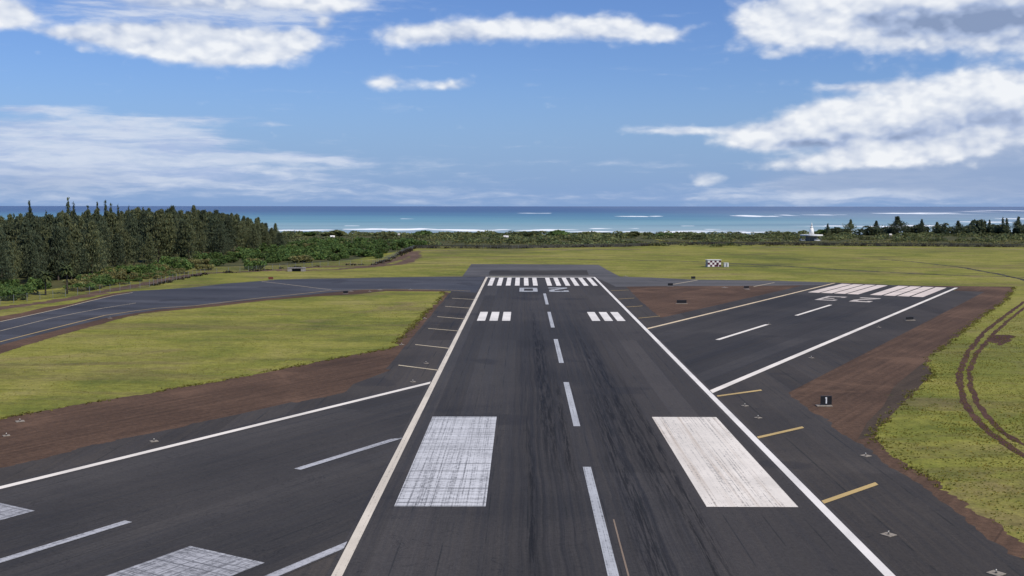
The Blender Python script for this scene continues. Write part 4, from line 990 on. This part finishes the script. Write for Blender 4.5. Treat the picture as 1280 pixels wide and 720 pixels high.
small_sign(G(933, 361), 1.8, .7, 'dark low sign beside a pale pad near the right strip of earth')
def edge_light(p, label, size=1.15, rz=.6):
    r = empty('edge_light', (p.x, p.y, .034), rz, label, 'light', 'runway edge lights on pale pads')
    MB().box((0, 0, .03), (size, size, .06), bev=.012).build('pad', M['concrete'], r)
    MB().cone((0, 0, .06), .05, .11, .10, 14).cone((0, 0, .11), .14, .03, .03, 10).build('stem', M['dark_metal'], r)
    MB().cone((0, 0, .25), .12, .06, .045, 14).build('lens', M['lens'], r, smooth=True)
for (x, y, s_, lab) in ((1110.5, 669, 1.25, 'edge light on a pale pad nearer than the nearest right yellow bar'), (1082, 570.2, 1.2, 'edge light on a pale pad at the outer right shoulder beside the grass tip'), (1245, 717.5, 1.3, 'edge light on a pale pad at the bottom right corner'), (931, 507.6, 1.0, 'edge light pad on the right shoulder just past the yellow bar'), (947.5, 522.6, 1.0, 'edge light pad on the right shoulder before the longer yellow bar'),
                        (1014, 447.6, 1.0, 'edge light pad beside the white edge line of the crossing runway, nearer one'), (1098.5, 409.4, 1.0, 'edge light pad beside the white edge line of the crossing runway, farther one'), (502, 431, 1.1, 'pale light pad at the tip of the left grass island'), (531, 398.4, 1.1, 'pale light pad on the left earth strip level with the touchdown stripes'), (550, 375.6, 1.1, 'pale light pad near the taxiway on the left earth strip'),
                        (532.5, 454.4, 1.0, 'edge light pad on the left shoulder above the nearest yellow bar'), (516, 477.6, 1.0, 'edge light pad on the left shoulder next to the white line junction'), (192.5, 552, 1.1, 'edge light pad beside the long white line at the left'), (8, 545, 1.0, 'pale light pad in the bare earth at the left edge'), (25, 527, 1.3, 'flat pale pad at the grass edge far left'), (137.5, 398, 1.2, 'pale light pad on the earth verge of the bending taxiway'),
                        (438.5, 364.2, 1.8, 'pale pad with light left on the near taxiway edge'), (462, 364.8, 1.2, 'small pale pad with light second on the near taxiway edge'), (475, 362.6, 1.8, 'brightest pale pad with light on the near taxiway edge'), (513, 362.2, 1.4, 'pale pad with light right on the near taxiway edge'), (782, 345.4, 2.2, 'pale pad with light at the grass corner right of the blast pad'), (905.6, 359.6, 2.2, 'pale pad with light in the strip of earth right of the threshold'), (934, 362, 1.8, 'pale pad with light in front of the dark low sign'), (961, 405.6, 1.0, 'small light pad inside the crossing runway beside a white dash')):
    edge_light(G(x, y), lab, s_ * .86)

# drainage culvert by the fence
p = G(370.5, 339.4); r = empty('culvert', (p.x, p.y, 0), .12, 'grey concrete culvert head with a dark opening beside the left fence', 'culvert')
MB().box((0, 1.6, 1.55), (8.2, 3.4, .3), bev=.04).build('top_slab', M['concrete_dark'], r)
for sx in (-1, 1): MB().box((sx * 3.0, 1.5, .70), (2.0, 3.0, 1.40), bev=.03).build('side_wall', M['concrete_dark'], r)
MB().box((0, 2.6, .70), (3.98, .3, 1.40)).build('opening_back', M['black'], r)

# checkered equipment hut
def checker_mat(nx, nz, w, h):
    m, n = newmat('maroon_white_checks'); o = n.new('ShaderNodeTexCoord').outputs['Object']; x, y, z_ = n.sep(o)
    fx = n.m('FLOOR', n.m('MULTIPLY', n.m('ADD', n.m('ADD', x, y), 50 * w / nx * 2), nx / w)); fz = n.m('FLOOR', n.m('MULTIPLY', z_, nz / h))
    c = n.m('MODULO', n.m('ADD', fx, fz), 2.0)
    n.put(n.bs.inputs['Base Color'], n.mix(n.m('GREATER_THAN', c, .5), (.085, .010, .028), (.80, .76, .72))); n.bs.inputs['Roughness'].default_value = .5; return m
p = G(893, 333.6); hut = empty('equipment_hut', (p.x, p.y, 0), .10, 'low hut painted in dark maroon and white checks standing on the far grass', 'hut')
hw, hd, hh = 6.6, 4.2, 3.2
MB().box((0, hd / 2, hh / 2), (hw, hd, hh), bev=.02).build('wall', checker_mat(6, 3, hw, hh), hut)
MB().box((0, hd / 2, hh + .13), (hw + .5, hd + .5, .22), bev=.04).build('roof', M['roof_white'], hut)
hdoor = MB().box((hw * .22, -.03, 1.05), (.95, .06, 2.05)).build('door', M['maroon'], hut)
MB().box((hw * .22 + .36, -.08, 1.05), (.12, .04, .05)).build('handle', M['metal'], hdoor)
MB().box((0, hd / 2, .06), (hw + 1.2, hd + 1.2, .12)).build('base', M['concrete_dark'], hut)
p = G(908.3, 334); cab = empty('cabinet', (p.x, p.y, 0), .1, 'small pale grey equipment cabinet right of the checkered hut', 'cabinet')
MB().box((0, 1, 1.1), (2.1, 1.6, 1.9), bev=.04).build('body', M['white_paint'], cab)
MB().box((0, 1, 2.12), (2.3, 1.8, .1)).build('lid', M['roof_white'], cab)
cdoor = MB().box((0, .18, 1.05), (.9, .04, 1.6)).build('door', M['metal'], cab)
MB().box((.34, .14, 1.1), (.06, .04, .14)).build('handle', M['dark_metal'], cdoor)
MB().box((0, 1, .07), (2.5, 2.0, .14)).build('base', M['concrete_dark'], cab)

# radio beacon: white cone on a round flat deck
p = G(1014.2, 301.2); B = empty('radio_beacon', (p.x, p.y, 0), 0, 'white pointed radio beacon mast on a round flat deck behind the far fence', 'beacon')
dk = 9.4; zd = 4.5
MB().cone((0, 0, zd), 0.95, dk, dk, 48).build('deck', M['white_paint'], B)
m = MB(); m.cone((0, 0, zd + .95), 5.7, 2.3, 1.35, 28).cone((0, 0, zd + 6.65), 1.6, 1.35, .66, 28); m.build('cone', M['white_paint'], B, smooth=True)
m = MB(); m.cone((0, 0, zd + 8.25), 2.2, .66, .34, 16).cone((0, 0, zd + 10.45), 1.2, .20, .06, 8); m.build('antenna', M['sign_white'], B, smooth=True)
MB().box((0, 0, zd / 2 - .05), (8.2, 6.0, zd - .12)).build('equipment_room', M['concrete_dark'], B)
MB().box((-1.4, -3.03, 1.1), (1.0, .06, 2.1)).build('door', M['dark_metal'], B)
for i in range(10):
    a = 2 * math.pi * i / 10; MB().cone((8.2 * math.cos(a), 8.2 * math.sin(a), 0), zd - .01, .10, .10, 8).build('column', M['metal'], B)
def vehicle(p, rz, mat, label):
    r = empty('parked_van', (p.x, p.y, 0), rz, label, 'van')
    m = MB(); prof = [(-2.3, .35), (2.35, .35), (2.4, .95), (1.75, 1.15), (1.2, 1.95), (-2.1, 2.0), (-2.35, 1.2)]
    vs = [[m.bm.verts.new((x, s_ * .92, z_)) for x, z_ in prof] for s_ in (-1, 1)]
    m.bm.faces.new(vs[0][::-1]); m.bm.faces.new(vs[1])
    for i in range(len(prof)): m.bm.faces.new((vs[0][i], vs[0][(i + 1) % len(prof)], vs[1][(i + 1) % len(prof)], vs[1][i]))
    m.build('body', M[mat], r)
    for s_ in (-1, 1): MB().box((-.3, s_ * .925, 1.52), (2.8, .02, .55)).build('side_window', M['glass'], r)
    for x in (-1.45, 1.45):
        for s_ in (-1, 1):
            w = MB(); w.cone((0, 0, -.1), .2, .34, .34, 14); o = w.build('wheel', M['black'], r); o.location = (x, s_ * .84, .34); o.rotation_euler = (math.pi / 2, 0, 0)
            MB().cone((0, 0, -.115), .23, .19, .19, 12).build('rim', M['metal'], o)
q = G(1021.3, 301.5); vehicle(q, 0.0, 'white_paint', 'white van parked under the right side of the beacon deck')
q = G(1003, 301.5); vehicle(q, .4, 'metal', 'grey van parked under the left side of the beacon deck')

def small_hut(x, y, dist, w, label, rz=0.0):
    tp = at(x, dist, y); r = empty('hut', (tp.x, dist, land_z(dist)), rz, label, 'hut'); h0 = max(1.2, tp.z - land_z(dist) - w * .34); h1 = h0 + w * .34; d = w * .8
    MB().box((0, 0, h0 / 2), (w * .9, d * .9, h0)).build('wall', M['concrete'], r)
    m = MB(); bm = m.bm
    v = [bm.verts.new(q) for q in ((-w / 2, -d / 2, h0 + .01), (w / 2, -d / 2, h0 + .01), (w / 2, d / 2, h0 + .01), (-w / 2, d / 2, h0 + .01), (-w / 2, 0, h1), (w / 2, 0, h1))]
    for f in ((0, 1, 5, 4), (2, 3, 4, 5), (0, 4, 3), (1, 2, 5), (3, 2, 1, 0)): bm.faces.new([v[i] for i in f])
    m.build('roof', M['roof_white'], r)
    MB().box((0, -d * .455, .9), (.8, .05, 1.8)).build('door', M['dark_metal'], r)
small_hut(415.5, 296.6, 985, 4.2, 'small white gabled hut in the scrub at the left below the broad domed tree', .3)
small_hut(498.5, 292.0, 1040, 2.2, 'tiny white hut in the scrub between the left hut and the runway axis', .2)
small_hut(632.5, 296.6, 985, 4.6, 'white hut in the scrub just left of the runway axis', -.2)
small_hut(1113, 292.2, 1020, 2.4, 'tiny white hut in the scrub beneath the widest shoreline conifer', .1)
